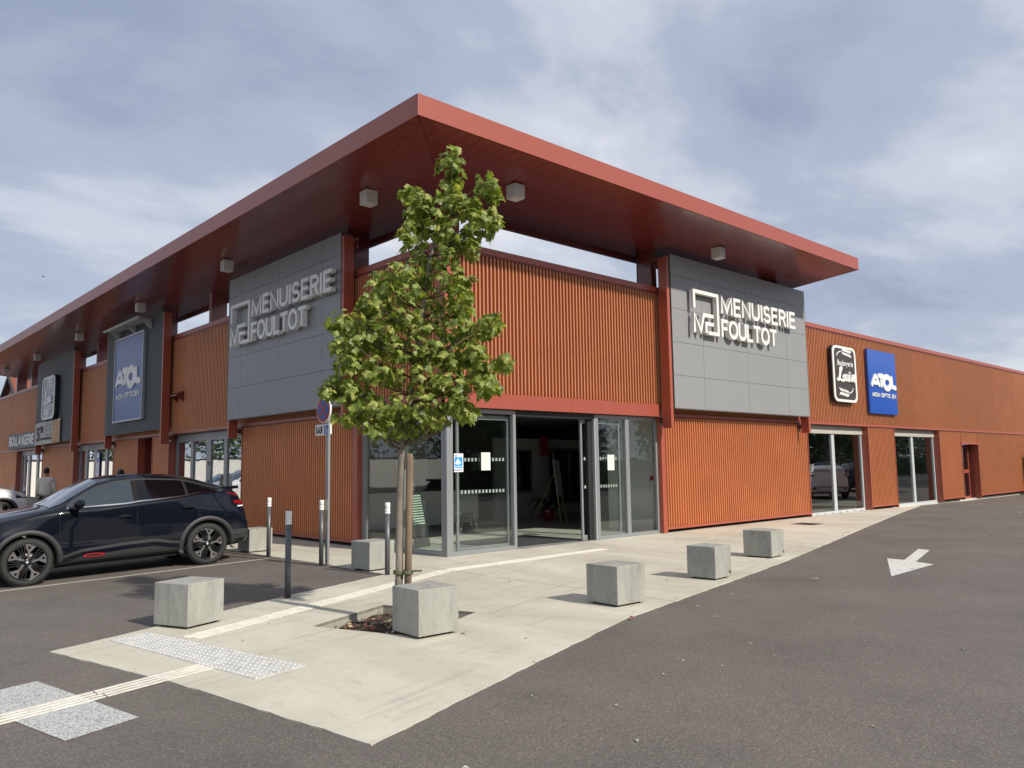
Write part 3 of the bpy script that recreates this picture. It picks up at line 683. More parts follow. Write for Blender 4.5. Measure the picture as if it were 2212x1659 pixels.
CAP = {  # width, strokes in a 1-high box, centre lines inset by half the weight
 'M': (.84, [[(0, -.07), (0, 1), (.42, .08), (.84, 1), (.84, -.07)]]), 'E': (.50, [[(.54, 1), (0, 1), (0, 0), (.54, 0)], [(.05, .52), (.48, .52)]]),
 'N': (.64, [[(0, -.07), (0, 1), (.64, 0), (.64, 1.07)]]), 'U': (.60, [[(0, 1.07), (0, .3)]+arc(.30, .30, .30, .30, 180, 360, 10)[1:]+[(.60, 1.07)]]),
 'I': (.0, [[(0, -.07), (0, 1.07)]]), 'S': (.54, [arc(.27, .74, .25, .26, 20, 250, 10)+arc(.27, .255, .27, .255, 80, -160, 10)[1:]]),
 'R': (.56, [[(0, -.07), (0, 1), (.30, 1)]+arc(.30, .75, .26, .25, 80, -90, 8)+[(0.02, .5)], [(.34, .47), (.58, -.07)]]),
 'F': (.48, [[(.52, 1), (0, 1), (0, -.07)], [(.05, .5), (.46, .5)]]), 'O': (.72, [arc(.36, .5, .36, .52, 90, 449, 24)]),
 'L': (.46, [[(0, 1.07), (0, 0), (.50, 0)]]), 'T': (.58, [[(-.06, 1), (.64, 1)], [(.29, .95), (.29, -.07)]]),
 'B': (.54, [[(0, 0), (0, 1), (.28, 1)]+arc(.28, .76, .23, .24, 80, -90, 7)+[(.03, .52)], [(.26, .5)]+arc(.28, .25, .27, .25, 80, -90, 7)+[(0, 0)]]),
 'A': (.66, [[(0, -.07), (.33, 1), (.66, -.07)], [(.13, .3), (.53, .3)]]), 'G': (.66, [arc(.36, .5, .36, .52, 50, 330, 16)+[(.66, .44), (.40, .44)]]),
 'P': (.54, [[(0, -.07), (0, 1), (.28, 1)]+arc(.28, .74, .26, .26, 80, -90, 8)+[(.02, .48)]]), 'C': (.62, [arc(.36, .5, .36, .52, 50, 310, 16)]), ' ': (.15, [])}
def caps(string, f, s0, s1, z0, z1, o0, o1, wgt, m, parent, gap=.26, one=False):
    """cut-out capitals built from strokes; s0..s1 and z0..z1 are outer bounds"""
    tot = sum(CAP[c][0] for c in string)+gap*(len(string)-1); h = z1-z0-wgt; kx = (s1-s0-wgt)/tot; x = s0+wgt/2; acc = []
    for c in string:
        wd_, st_ = CAP[c]; ls = [[(x+px*kx, z0+wgt/2+pz*h) for px, pz in l] for l in st_]
        # the ends that run past the box stop at its edge
        ls = [[(a, min(z1, max(z0, b_))) for a, b_ in l] for l in ls]
        if ls and not one: stroke(ls, wgt, f, o0, o1, m, parent, 'letter', round_=False)
        acc += ls; x += (wd_+gap)*kx
    if one: stroke(acc, wgt, f, o0, o1, m, parent, 'lettering', round_=False)
def rrect(w_, h_, r_, n=5):
    P = []
    for cx_, cz_, a0 in ((w_/2-r_, h_/2-r_, 0), (-w_/2+r_, h_/2-r_, 90), (-w_/2+r_, -h_/2+r_, 180), (w_/2-r_, -h_/2+r_, 270)):
        for k in range(n+1): a = R(a0+90*k/n); P.append((cx_+r_*math.cos(a), cz_+r_*math.sin(a)))
    return P
def plate(f, poly, o0, o1, name, m, parent, cs=0, cz=0):
    b = MB(f); A = [b.p(cs+x, o0, cz+z) for x, z in poly]; C_ = [b.p(cs+x, o1, cz+z) for x, z in poly]; n = len(poly)
    b.face(A); b.face(C_[::-1])
    for i in range(n): b.face((A[i], A[(i+1) % n], C_[(i+1) % n], C_[i]))
    return link(name, b.mesh(name, True), parent, m)

# ------------------------------------------------------------------ sign panels hung in front of the facades
PZ0, PZ1 = 2.86, 6.48
def hung_panel(f, s0, s1, sj, zj, mt, mirror, label, arms, ribbed=False):
    t = empty('sign_panel', (0, 0, 0)); tag(t, label, 'sign', 'big sign panels hung under the canopy')
    bx('backing', dark, f, s0+.02, s1-.02, .40, .43, PZ0+.02, PZ1-.02, parent=t)
    es = [s0]+sj+[s1]; ez = [PZ0]+zj+[PZ1]
    if not ribbed:
        for a, c in zip(es[:-1], es[1:]):
            for z0, z1 in zip(ez[:-1], ez[1:]):
                bx('tile', mt, f, a+(.004 if a != s0 else 0), c-(.004 if c != s1 else 0), .432+random.uniform(0, .0015), .464, z0+.004, z1-.004, parent=t)
    else:
        # fine horizontal corrugation, one sheet per bay
        for a, c in zip(es[:-1], es[1:]):
            b = MB(f); n = int((PZ1-PZ0)/.045); lo = []
            P = []
            for i in range(n):
                z = PZ0+i*(PZ1-PZ0)/n; h = (PZ1-PZ0)/n; P += [(z, .45), (z+h*.3, .466), (z+h*.7, .466), (z+h*.98, .45)]
            P.append((PZ1, .45)); A = [b.p(a+.004, o, z) for z, o in P]; C_ = [b.p(c-.004, o, z) for z, o in P]
            for i in range(len(P)-1): b.face((A[i], C_[i], C_[i+1], A[i+1]))
            link('sheet', b.mesh('sheet', False), t, mt)
    edge_m = mat('panel_edge', (.12, .125, .13), .5)
    for q in ((s0-.012, s0-.001, PZ0, PZ1), (s1+.001, s1+.012, PZ0, PZ1)): bx('edge_trim', edge_m, f, q[0], q[1], .38, .468, q[2], q[3], parent=t)
    bx('edge_trim', edge_m, f, s0, s1, .385, .467, PZ0-.014, PZ0-.001, parent=t)
    for s in arms:
        bx('arm', trim_m, f, s, s+.10, .23, .462, 2.40, 6.40, parent=t)
        for z in (2.58, 6.28):
            bx('bracket', dark_red, f, s+.03, s+.07, .151, .229, z-.06, z+.06, parent=t)
            bx('bracket', dark_red, f, s-.04, s+.14, .138, .150, z-.12, z+.12, parent=t)
            for q in (-.02, .10):
                for zz_ in (-.085, .085): bx('bolt', alu_l, f, s+q, s+q+.03, .151, .168, z+zz_-.015, z+zz_+.015, parent=t)
    return t
hung_panel(FRr, 6.26, 12.67, [7.49, 9.49, 11.53], [3.63, 4.41, 5.20, 5.98], grey_p, False, 'sunlit grey tiled panel right of the open entrance, under white letters', [6.10, 12.58])
hung_panel(FRl, 2.93, 8.50, [3.68, 5.70, 7.75], [3.65, 4.43, 5.22, 6.01], grey_p, True, 'shaded grey tiled panel left of the tree, under white letters', [2.80, 8.38])
hung_panel(FRl, 13.42, 19.0, [15.3, 17.1], [], slate, True, 'dark corrugated panel behind the big blue sign, above the dark red recess', [13.30, 18.9], True)
hung_panel(FRl, 23.45, 29.45, [25.4, 27.4], [], slate, True, 'dark corrugated panel behind the brown sign and banner, farthest left', [23.33, 29.3], True)

def menuiserie(f, X, label, flip):
    """X maps a coordinate measured on the right panel (reading direction) to facade s"""
    t = empty('letter_sign', (0, 0, 0)); tag(t, label, 'sign', 'white raised letter signs')
    o0, o1 = .515, .625; wd = .085
    g = lambda s, o, z: f(X(s), o, z)
    caps('MENUISERIE', g, 8.09, 11.80, 5.25, 5.72, o0, o1, .082, letter_m, t)
    caps('FOULTOT', g, 8.07, 10.74, 4.66, 5.12, o0, o1, .082, letter_m, t, gap=.22)
    stroke([[(6.95, 5.26), (6.95, 5.67), (7.94, 5.67), (7.94, 4.71), (7.50, 4.71)]], wd, g, o0, o1, letter_m, t, 'logo_frame', round_=False)
    stroke([[(6.94, 4.67), (6.94, 5.13), (7.19, 4.72), (7.33, 5.13), (7.74, 5.13)]], wd, g, o0, o1, letter_m, t, 'letter', round_=False)
    stroke([[(7.42, 4.70), (7.42, 4.93), (7.74, 4.93)]], wd, g, o0, o1, letter_m, t, 'letter', round_=False)
menuiserie(FRr, lambda s: s, 'raised white shop lettering in sunlight on the grey panel right of the entrance', False)
menuiserie(FRl, lambda s: 8.02-(s-6.91)*(8.02-3.02)/(11.8-6.91), 'raised white shop lettering in shade on the grey panel left of the tree', True)

blue_s = mat('sign_blue', (.006, .075, .42), .3, coat=.4); blue_f = mat('sign_blue_faded', (.055, .095, .30), .35, coat=.2)
def atol(f, X, s0, s1, z0, z1, o, label, frame, bl, missing):
    t = empty('shop_sign', (0, 0, 0)); tag(t, label, 'sign')
    g = lambda s, oo, z: f(X(s), oo, z)
    MB(g).box(s0, s1, o, o+.07, z0, z1).build('board', bl, t)
    if frame:
        fr = MB(g)
        for q in ((s0-.05, s0, z0-.05, z1+.05), (s1, s1+.05, z0-.05, z1+.05), (s0, s1, z0-.05, z0), (s0, s1, z1, z1+.05)): fr.box(q[0], q[1], o, o+.09, q[2], q[3])
        fr.build('frame', alu_l, t)
    W_ = s1-s0; H_ = z1-z0; P = lambda u, v: (s0+u*W_, z0+v*H_)
    wd = .07*W_; om = o+.071; od = o+.10
    def st(lines, w=wd, nm='letter'): return stroke([[P(*q) for q in l] for l in lines], w, g, om, od, letter_m, t, nm)
    st([[(.09, .445), (.19, .57), (.225, .59), (.26, .57), (.345, .45)], [(.15, .482), (.29, .482)]], .062*W_)
    st([[(.34, .60), (.42, .605), (.49, .60)], [(.42, .595), (.42, .45)]], .068*W_)
    st([arc(.63, .505, .125, .095, 0, 360, 18)], .085*W_)
    st([[(.80, .59), (.81, .45), (.93, .435)]], .072*W_)
    caps('MON OPTICIEN' if not missing else 'MON OPTIC EN', g, P(.09, 0)[0], P(.93, 0)[0], P(0, .262)[1], P(0, .33)[1], om, od-.01, .014*W_, letter_m, t, gap=.3)
    return t
atol(FRr, lambda s: s, 17.25, 19.47, 3.13, 5.25, .16, 'bright blue square cornered shop sign with white letters on the right wall', False, blue_s, True)
atol(FRl, lambda s: -s, -17.74, -14.90, 3.28, 6.02, .47, 'big framed blue shop sign with white letters on the left facade panel', True, blue_f, False)

brown_s = mat('sign_brown', (.055, .042, .040), .45); brown_f = mat('sign_grey_brown', (.07, .085, .095), .3, coat=.5)
def script_louise():
    L_ = [[(.02, .10), (.06, .02), (.14, .06), (.22, .30), (.30, .72), (.38, .95), (.32, 1.0), (.22, .88), (.20, .55), (.16, .25), (.10, .10), (.20, .10), (.38, .0), (.48, .05)],
          [(.50, .30), (.42, .22), (.44, .06), (.52, .04), (.58, .16), (.55, .30), (.50, .32)],
          [(.62, .34), (.60, .12), (.64, .04), (.71, .08), (.74, .34)], [(.74, .30), (.73, .10), (.77, .03), (.82, .10)],
          [(.83, .34), (.81, .10), (.85, .03), (.90, .08)], [(.845, .47), (.85, .48)],
          [(.90, .08), (.97, .34), (.98, .18), (.95, .05), (.90, .04)], [(1.0, .06), (1.05, .16), (1.13, .28), (1.10, .34), (1.04, .28), (1.04, .08), (1.10, .0), (1.20, .08)]]
    L_ = [L_[0]]+[[(x, z*1.35) for x, z in l] for l in L_[1:]]
    return L_
def louise(f, X, cs, cz, W_, H_, o, th, label, bm, tilt=0):
    t = empty('shop_sign', (0, 0, 0)); tag(t, label, 'sign')
    g = lambda s, oo, z: f(X(s), oo, z)
    plate(g, rrect(W_, H_, W_*.14), o, o+th, 'board', dark, t, cs, cz)
    outer = rrect(W_*.985, H_*.985, W_*.14); inn = rrect(W_*.86, H_*.90, W_*.10)
    b = MB(g); oo = o+th+.001; od = o+th+.03
    A = [b.p(cs+x, od, cz+z) for x, z in outer]; B = [b.p(cs+x, od, cz+z) for x, z in inn]; A2 = [b.p(cs+x, oo, cz+z) for x, z in outer]; B2 = [b.p(cs+x, oo, cz+z) for x, z in inn]; n = len(outer)
    for i in range(n):
        j = (i+1) % n; b.face((A[i], A[j], B[j], B[i])); b.face((A[i], A2[i], A2[j], A[j])); b.face((B[i], B[j], B2[j], B2[i]))
    link('border', b.mesh('border', True), t, letter_m)
    plate(g, rrect(W_*.858, H_*.898, W_*.10), oo+.001, oo+.012, 'face', bm, t, cs, cz)
    of, ot = oo+.013, oo+.026
    text('Boulangerie', g, cs-W_*.30, cs+W_*.36, cz+H_*.15, cz+H_*.245, of, ot, letter_m, t, name='lettering', bold=.012, gap=.05, one=True, shear=.12, capref='B')
    stroke([[(cs-W_*.34+x*W_*.60, cz-H_*.12+z*H_*.24) for x, z in l] for l in script_louise()], W_*.045, g, of, ot, letter_m, t, 'lettering')
    for sgn, ez, name in ((1, .405, 'wheat_ear'), (-1, -.34, 'wheat_ear')):
        b = MB(g); ox = cs+(W_*.06 if sgn > 0 else -W_*.02); oz = cz+H_*ez; d = -sgn
        for k in range(6):
            for up in (-1, 1):
                bx_, bz_ = ox+sgn*(-W_*.16+k*W_*.062), oz+d*k*H_*.006
                tip = (bx_+sgn*W_*.12, bz_+up*H_*.066); mid = (bx_+sgn*W_*.03, bz_+up*H_*.046); m2 = (bx_+sgn*W_*.075, bz_+up*H_*.020)
                b.face([b.p(bx_, ot, bz_+up*.004), b.p(mid[0], ot, mid[1]), b.p(tip[0], ot, tip[1]), b.p(m2[0], ot, m2[1])])
        link(name, b.mesh(name, False), t, letter_m)
        stroke([arc(cs-sgn*W_*.05, oz-sgn*H_*.10, W_*.26, H_*.10, 110 if sgn > 0 else -70, 175 if sgn > 0 else 0, 6)], W_*.018, g, of, ot, letter_m, t, 'stem')
louise(FRr, lambda s: s, 15.42, 4.27, 1.62, 1.76, .17, .10, 'dark rounded bakery sign with white wheat ears on the right wall beside the blue sign', brown_s)
louise(FRl, lambda s: -s, -26.55, 4.74, 2.15, 1.85, .48, .14, 'rounded bakery sign on the farthest dark panel of the left facade', brown_f)
# bakery fascia sign and banner
t = empty('shop_sign', (0, 0, 0)); tag(t, 'low dark sign box with white capitals beyond the banner, far left facade', 'sign')
bx('box', mat('sign_box', (.10, .11, .12), .5), FRl, 30.0, 35.8, .16, .34, 2.78, 3.50, parent=t)
gX = lambda s, o, z: FRl(-s, o, z)
caps('BOULANGERIE', gX, -35.5, -30.2, 2.90, 3.40, .345, .37, .11, letter_m, t)
t = empty('banner', (0, 0, 0)); tag(t, 'pale advertising banner with a big brown numeral tied across the farthest dark panel', 'banner')
ban = mat('banner_cloth', (.46, .47, .44), .6); food = mat('banner_food_print', (.42, .22, .10), .6, col2=(.55, .38, .22), vscale=5); brown_t = mat('banner_brown', (.07, .03, .025), .6)
b = MB(gX); b.grid([[(-29.3+i*(4.4/12), .50+.015*math.sin(i*1.3+j), 2.80+.03*i/12+j*(.97/4)) for i in range(13)] for j in range(5)], True); link('cloth', b.mesh('cloth', False), t, ban)
MB(gX).grid([[(-26.2+i*.65, .522+.004*(i % 2), 2.85+j*.9) for i in range(3)] for j in range(2)]).build('printed_photo', food, t)
text('5', gX, -28.95, -28.45, 2.98, 3.58, .52, .523, brown_t, t, bold=.02); text('€01', gX, -28.35, -27.75, 3.32, 3.60, .52, .523, brown_t, t, name='lettering', one=True, bold=.02)
b = MB(gX)
for q in ((-27.3, -26.5, 3.6, 3.62), (-27.3, -26.5, 3.2, 3.22), (-27.3, -27.27, 3.2, 3.62), (-26.53, -26.5, 3.2, 3.62), (-27.3, -26.5, 3.4, 3.415)): b.box(q[0], q[1], .52, .523, q[2], q[3])
for k in range(9): b.box(-28.2+k*.21, -28.05+k*.21, .52, .523, 3.0, 3.1)
b.build('printed_lines', brown_t, t)
for y, z in ((-29.3, 3.77), (-24.9, 3.82)): MB(gX).tube([(y, .5, z), (y+(.15 if y > -27 else -.1), .46, z+.12)], .012, 5).build('tie', dark, t)

# small slatted awning above the framed blue sign
t = empty('awning', (0, 0, 0)); tag(t, 'pale slatted metal light awning above the framed blue sign', 'awning')
awm = mat('awning_white', (.55, .56, .53), .4)
for k in range(22): bx('slat', awm, FRl, 14.35+k*.152, 14.47+k*.152, .49, .92, 6.33+.0, 6.345, parent=t)
MB(FRl).tube([(14.2, .93, 6.33), (17.75, .93, 6.33)], .045, 8).build('front_rail', awm, t)
for s in (14.4, 15.9, 17.5):
    b = MB(FRl); P = [(.47, 6.05), (.47, 6.36), (.94, 6.36), (.94, 6.32), (.7, 6.26), (.56, 6.12)]
    A = [b.p(s, o, z) for o, z in P]; C_ = [b.p(s+.05, o, z) for o, z in P]; b.face(A); b.face(C_[::-1])
    for i in range(6): b.face((A[i], A[(i+1) % 6], C_[(i+1) % 6], C_[i]))
    b.build('bracket', awm, t)

# ------------------------------------------------------------------ papers on the glass
paper = mat('paper', (.74, .80, .70), .6); ink = mat('ink_grey', (.35, .38, .36), .7); cyan = mat('sticker_blue', (.01, .30, .70), .4); pale_c = mat('sticker_pale', (.45, .72, .85), .4); mag = mat('sticker_magenta', (.30, .02, .25), .5)
def sheet(s0, s1, z0, z1, label):
    t = empty('notice', (s0, -.02, z0)); tag(t, label, 'notice', 'paper notices on the entrance glass')
    MB().box(0, s1-s0, -.003, 0, 0, z1-z0).build('paper', paper, t)
    b = MB(); w_ = s1-s0; h = z1-z0
    for k, (a, c) in enumerate(((.2, .85), (.2, .7), (.3, .7), (.2, .8), (.35, .65), (.25, .75), (.15, .85), (.15, .85), (.4, .7), (.3, .6), (.4, .8))): b.box(w_*a, w_*c, -.005, -.0035, h*(.84-.066*k), h*(.855-.066*k))
    b.build('printed_lines', ink, t)
sheet(.79, 1.01, 1.52, 1.85, 'paper notice on the glass left of the open doorway')
sheet(4.36, 4.58, 1.47, 1.80, 'paper notice on the glass right of the open doorway')
t = empty('sticker', (.12, -.054, 1.50)); tag(t, 'blue and white pyramid sticker on the entrance corner frame', 'sticker')
MB().box(0, .21, -.003, 0, 0, .33).build('plate', mat('sticker_white', (.82, .83, .85), .4), t)
MB().box(.012, .19, -.0045, -.0035, .065, .265).build('field', cyan, t)
b = MB(); b.face([b.p(.02, -.0055, .155), b.p(.092, -.0055, .25), b.p(.092, -.0055, .125)]); b.build('pyramid', mat('sticker_white', (.8, .8, .8)), t)
b = MB(); b.face([b.p(.092, -.0055, .25), b.p(.168, -.0055, .155), b.p(.092, -.0055, .125)]); b.build('pyramid', pale_c, t)
text('QUALIBAT', FRr, 0, .17, 0, .03, .0045, .0055, mat('sticker_white', (.8, .8, .8)), t, name='lettering', one=True, bold=.02).location = (.015, -.0, .082)
text('RGE', FRr, 0, .06, 0, .03, .0045, .0055, mag, t, name='lettering', one=True, bold=.02).location = (.012, 0, .275)
MB().box(.0, .19, -.0045, -.0035, .02, .045).build('strip', mat('sticker_grey', (.3, .3, .38)), t)

# ------------------------------------------------------------------ concrete cubes
def cube(F, ang, label, sz=.48, plate_=False, h=.425, marks=0, sx=None):
    t = empty('concrete_block', (F[0], F[1], .010 if F[0] > -5 or True else 0), R(ang)); tag(t, label, 'concrete block', 'grey concrete cubes along the pavement edge')
    b = MB().box(0, sz, 0, sx or sz, .022, .022+h); b.build('block', cube_c, t, bevel=.009)
    MB().box(.05, sz-.05, .05, (sx or sz)-.05, -.005, .0215).build('foot', dark, t)
    if plate_: MB().box(sz-.07, sz-.025, -.004, .003, .06, .10).build('label_plate', mat('label_plate', (.08, .08, .085), .5), t)
    return t
cube((-5.66, -3.04), 22, 'big concrete cube nearest the black car, at the left tip of the pavement', marks=1, plate_=False)
cube((-2.07, 3.50), 2, 'concrete cube behind the rear bumper of the black car')
cube((-2.01, -.64), 4, 'concrete cube beside the thin bollard left of the glass corner')
cube((-4.32, -5.12), -2, 'largest concrete cube in front of the young tree', sz=.46)
cube((-1.81, -5.40), -2, 'concrete cube with a scratch, front one of the right hand row', sz=.48)
cube((.65, -5.06), 4, 'middle concrete cube of the right hand row', sz=.44, plate_=True)
cube((3.37, -4.36), 5, 'farthest concrete cube of the right hand row', sz=.50, plate_=True)

# ------------------------------------------------------------------ bollards
bol_m = mat('bollard_grey', (.115, .12, .13), .4, metal=.3); cap_m = mat('bollard_white', (.80, .80, .78), .45)
BP = [(-2.06, 2.70, 'grey bollard nearest the rear of the black car'), (-4.03, -1.96, 'grey bollard standing alone left of the tree, nearest the camera'), (-2.08, .72, 'grey bollard beside the road sign pole'), (-2.01, -1.13, 'grey bollard in front of the concrete cube by the glass corner'),
      (-1.9, 23.7, 'far bollard right of the white car headlamp'), (-1.9, 25.8, 'middle far bollard behind the white car'), (-1.9, 27.8, 'far bollard at the left frame edge behind the white car')]
proto = None
for x, y, lb in BP:
    if proto is None:
        proto = empty('bollard'); MB().lathe([(.038, 0), (.038, .90)], 20).build('post', bol_m, proto)
        MB().lathe([(.036, .90), (.041, .905), (.041, .925), (.034, .932), (.034, .938), (.041, .945), (.041, .965), (.034, .972), (.034, .978), (.040, .985), (.040, 1.055), (.036, 1.066), (0.002, 1.068)], 20).build('cap', cap_m, proto); o = proto
    else: o = dup(proto)
    o.location = (x, y, .008); o.rotation_euler.x = random.uniform(-.006, .006); tag(o, lb, 'bollard', 'grey bollards with white ringed caps')

# ------------------------------------------------------------------ road sign
t = empty('road_sign', (-2.02, .63, .010)); tag(t, 'round no stopping sign with a disabled parking plate on a grey pole', 'road sign')
MB().box(-.02, .02, -.04, .04, 0, 2.80).build('pole', mat('galvanised', (.33, .35, .36), .4, metal=.5), t, bevel=.006)
gS = lambda s, o, z: (-o-.022, .05-s, z)     # faces -X, read left to right
def disc(r_, o0, o1, nm, m, parent, cz=2.575, cs=-.03): return plate(gS, [(r_*math.cos(2*math.pi*k/36), r_*math.sin(2*math.pi*k/36)) for k in range(36)], o0, o1, nm, m, parent, cs, cz)
sw_ = mat('sign_white', (.75, .75, .74), .4); sr_ = mat('sign_red', (.36, .012, .02), .35); sb_ = mat('sign_road_blue', (.012, .075, .33), .35); sk_ = mat('sign_black', (.01, .01, .012), .5)
dk = disc(.225, 0, .03, 'disc', sw_, t)
disc(.213, .0305, .032, 'ring', sr_, dk); disc(.165, .0325, .034, 'field', sb_, dk)
for a in (45, 135): stroke([[(-.03+.17*math.cos(R(a)), 2.575+.17*math.sin(R(a))), (-.03-.17*math.cos(R(a)), 2.575-.17*math.sin(R(a)))]], .045, gS, .0343, .0355, sr_, dk, 'cross_bar', round_=False)
pl = plate(gS, rrect(.50, .185, .03), 0, .03, 'plate', sw_, t, -.05, 2.235)
caps('SAUF', gS, -.275, -.035, 2.175, 2.295, .0305, .032, .020, sk_, pl)
MB(gS).box(0, .125, .0305, .032, 2.155, 2.315).build('blue_square', sb_, pl)
stroke([[(.048, 2.285), (.05, 2.24), (.085, 2.24), (.095, 2.195), (.11, 2.2)]], .014, gS, .0325, .034, sw_, pl, 'wheelchair_symbol'); stroke([arc(.062, 2.205, .03, .032, 110, 350, 10)], .011, gS, .0325, .034, sw_, pl, 'wheelchair_symbol')
plate(gS, [(.013*math.cos(k), .013*math.sin(k)) for k in [2*math.pi*q/10 for q in range(10)]], .0325, .034, 'wheelchair_symbol', sw_, pl, .05, 2.302)

# ------------------------------------------------------------------ drain and little things on the ground
t = empty('drain_cover', (10.25, -1.3, .010)); tag(t, 'dark square drain cover in the pavement along the right wall', 'drain cover')
MB().box(0, .6, -.3, .3, 0, .004).build('frame', mat('cast_iron', (.06, .055, .05), .7), t)
for k in range(7): MB().box(.03+k*.08, .075+k*.08, -.26, .26, .0041, .008).build('bar', mat('cast_iron', (.06, .055, .05)), t)
t = empty('fence_panel', (33.6, -.3, -.1)); tag(t, 'dark narrow fence panel at the far right end of the long wall', 'fence')
fm = mat('fence_dark', (.02, .02, .024), .6)
MB().box(0, .08, -.04, .04, 0, 1.9).build('post', fm, t)
for k in range(12): MB().box(.09+k*.16, .23+k*.16, -.02, .02, .08, 1.85).build('slat', fm, t)

# ------------------------------------------------------------------ the young maple
TB = Vector((-3.94, -4.25, -.06)); LAT = Vector((.7367, -.6762, 0)); DEP = Vector((.6762, .7367, 0))
bark = mat('bark', (.23, .20, .165), .85, var=.35, vscale=9, bump=.8, bscale=40, streak=(1, 1, .35))
twig = mat('twig_bark', (.11, .08, .05), .8)
stake_m = mat('stake_wood', (.20, .145, .10), .85, var=.5, vscale=22, bump=.8, bscale=60, streak=(1, 1, .06))
def leaf_mat():
    m = bpy.data.materials.new('maple_leaf'); m.use_nodes = True; t = m.node_tree; b = t.nodes['Principled BSDF']; lk = t.links.new
    g = t.nodes.new('ShaderNodeNewGeometry'); n = t.nodes.new('ShaderNodeTexNoise'); n.inputs['Scale'].default_value = 9; n.inputs['Detail'].default_value = 4; lk(g.outputs['Position'], n.inputs['Vector'])
    rp = t.nodes.new('ShaderNodeValToRGB'); E_ = rp.color_ramp.elements; E_[0].position = .34; E_[0].color = (.10, .15, .028, 1); E_[1].position = .72; E_[1].color = (.66, .60, .24, 1)
    a = E_.new(.5); a.color = (.23, .29, .065, 1); a = E_.new(.62); a.color = (.42, .45, .13, 1)
    lk(n.outputs[0], rp.inputs[0]); lk(rp.outputs[0], b.inputs['Base Color']); b.inputs['Roughness'].default_value = .42; b.inputs['Specular IOR Level'].default_value = .45
    tr = t.nodes.new('ShaderNodeBsdfTranslucent'); hs = t.nodes.new('ShaderNodeMixRGB'); hs.blend_type = 'MULTIPLY'; hs.inputs[0].default_value = 1; hs.inputs[2].default_value = (1.3, 1.35, .5, 1); lk(rp.outputs[0], hs.inputs[1]); lk(hs.outputs[0], tr.inputs[0])
    mx = t.nodes.new('ShaderNodeMixShader'); mx.inputs[0].default_value = .42; lk(b.outputs[0], mx.inputs[1]); lk(tr.outputs[0], mx.inputs[2]); lk(mx.outputs[0], t.nodes['Material Output'].inputs[0]); return m
leaf_m = leaf_mat()
# half outline of a five-lobed leaf, unit length, stem at the origin
HALF = [(0, 0), (.16, -.03), (.30, -.10), (.30, .04), (.48, .12), (.40, .22), (.60, .42), (.44, .44), (.40, .58), (.24, .52), (.20, .62), (.22, .76), (.10, .80), (0, 1.0)]
def leaf_geo(k):
    rg = random.Random(k); fold = rg.uniform(.10, .38); droop = rg.uniform(.15, .5); tw = rg.uniform(-.15, .15); V = []; F = []
    def q(x, y):
        z = -fold*abs(x)*.9-droop*y*y*.55+.10*math.sin(4*x+6*y+k)+tw*x
        return (x, y, z)
    mid = [(0, .0), (0, .22), (0, .45), (0, .7), (0, 1.0)]
    V = [q(*p) for p in mid]
    for sd_ in (1, -1):
        b0 = len(V); V += [q(sd_*x, y) for x, y in HALF[1:-1]]
        idx = list(range(b0, b0+len(HALF)-2))
        fan = [(0, idx[0], idx[1], idx[2]), (0, idx[2], 1), (1, idx[2], idx[3], idx[4]), (1, idx[4], idx[5], idx[6]), (1, idx[6], 2), (2, idx[6], idx[7], idx[8]), (2, idx[8], idx[9], 3), (3, idx[9], idx[10], idx[11]), (3, idx[11], 4)]
        F += [f if sd_ > 0 else f[::-1] for f in fan]
    return V, F
LG = [leaf_geo(k) for k in range(6)]
LM = []
for k, (V, F) in enumerate(LG):
    me = bpy.data.meshes.new('leaf'); me.from_pydata(V, [], F); me.materials.append(leaf_m); me.polygons.foreach_set('use_smooth', [True]*len(F)); LM.append(me)
tree = empty('maple_tree', TB); tag(tree, 'young maple tree with yellow green leaves tied to a stake in the pavement pit', 'tree')
AXIS = [(-.03, 0), (-.01, .5), (.01, 1.2), (.04, 1.9), (.12, 2.4), (.23, 3.1), (.34, 3.8), (.46, 4.35), (.56, 4.9)]
def ax(z):
    for (l0, z0), (l1, z1) in zip(AXIS[:-1], AXIS[1:]):
        if z <= z1: return l0+(l1-l0)*max(0, (z-z0))/(z1-z0)
    return AXIS[-1][0]
tw_ = lambda l, d, z: LAT*l+DEP*d+Vector((0, 0, z+.06))
MB().tube([tw_(l+.012*math.sin(z*3), 0, z) for l, z in AXIS], [.050, .041, .037, .034, .029, .026, .018, .011, .005], 10).build('trunk', bark, tree)
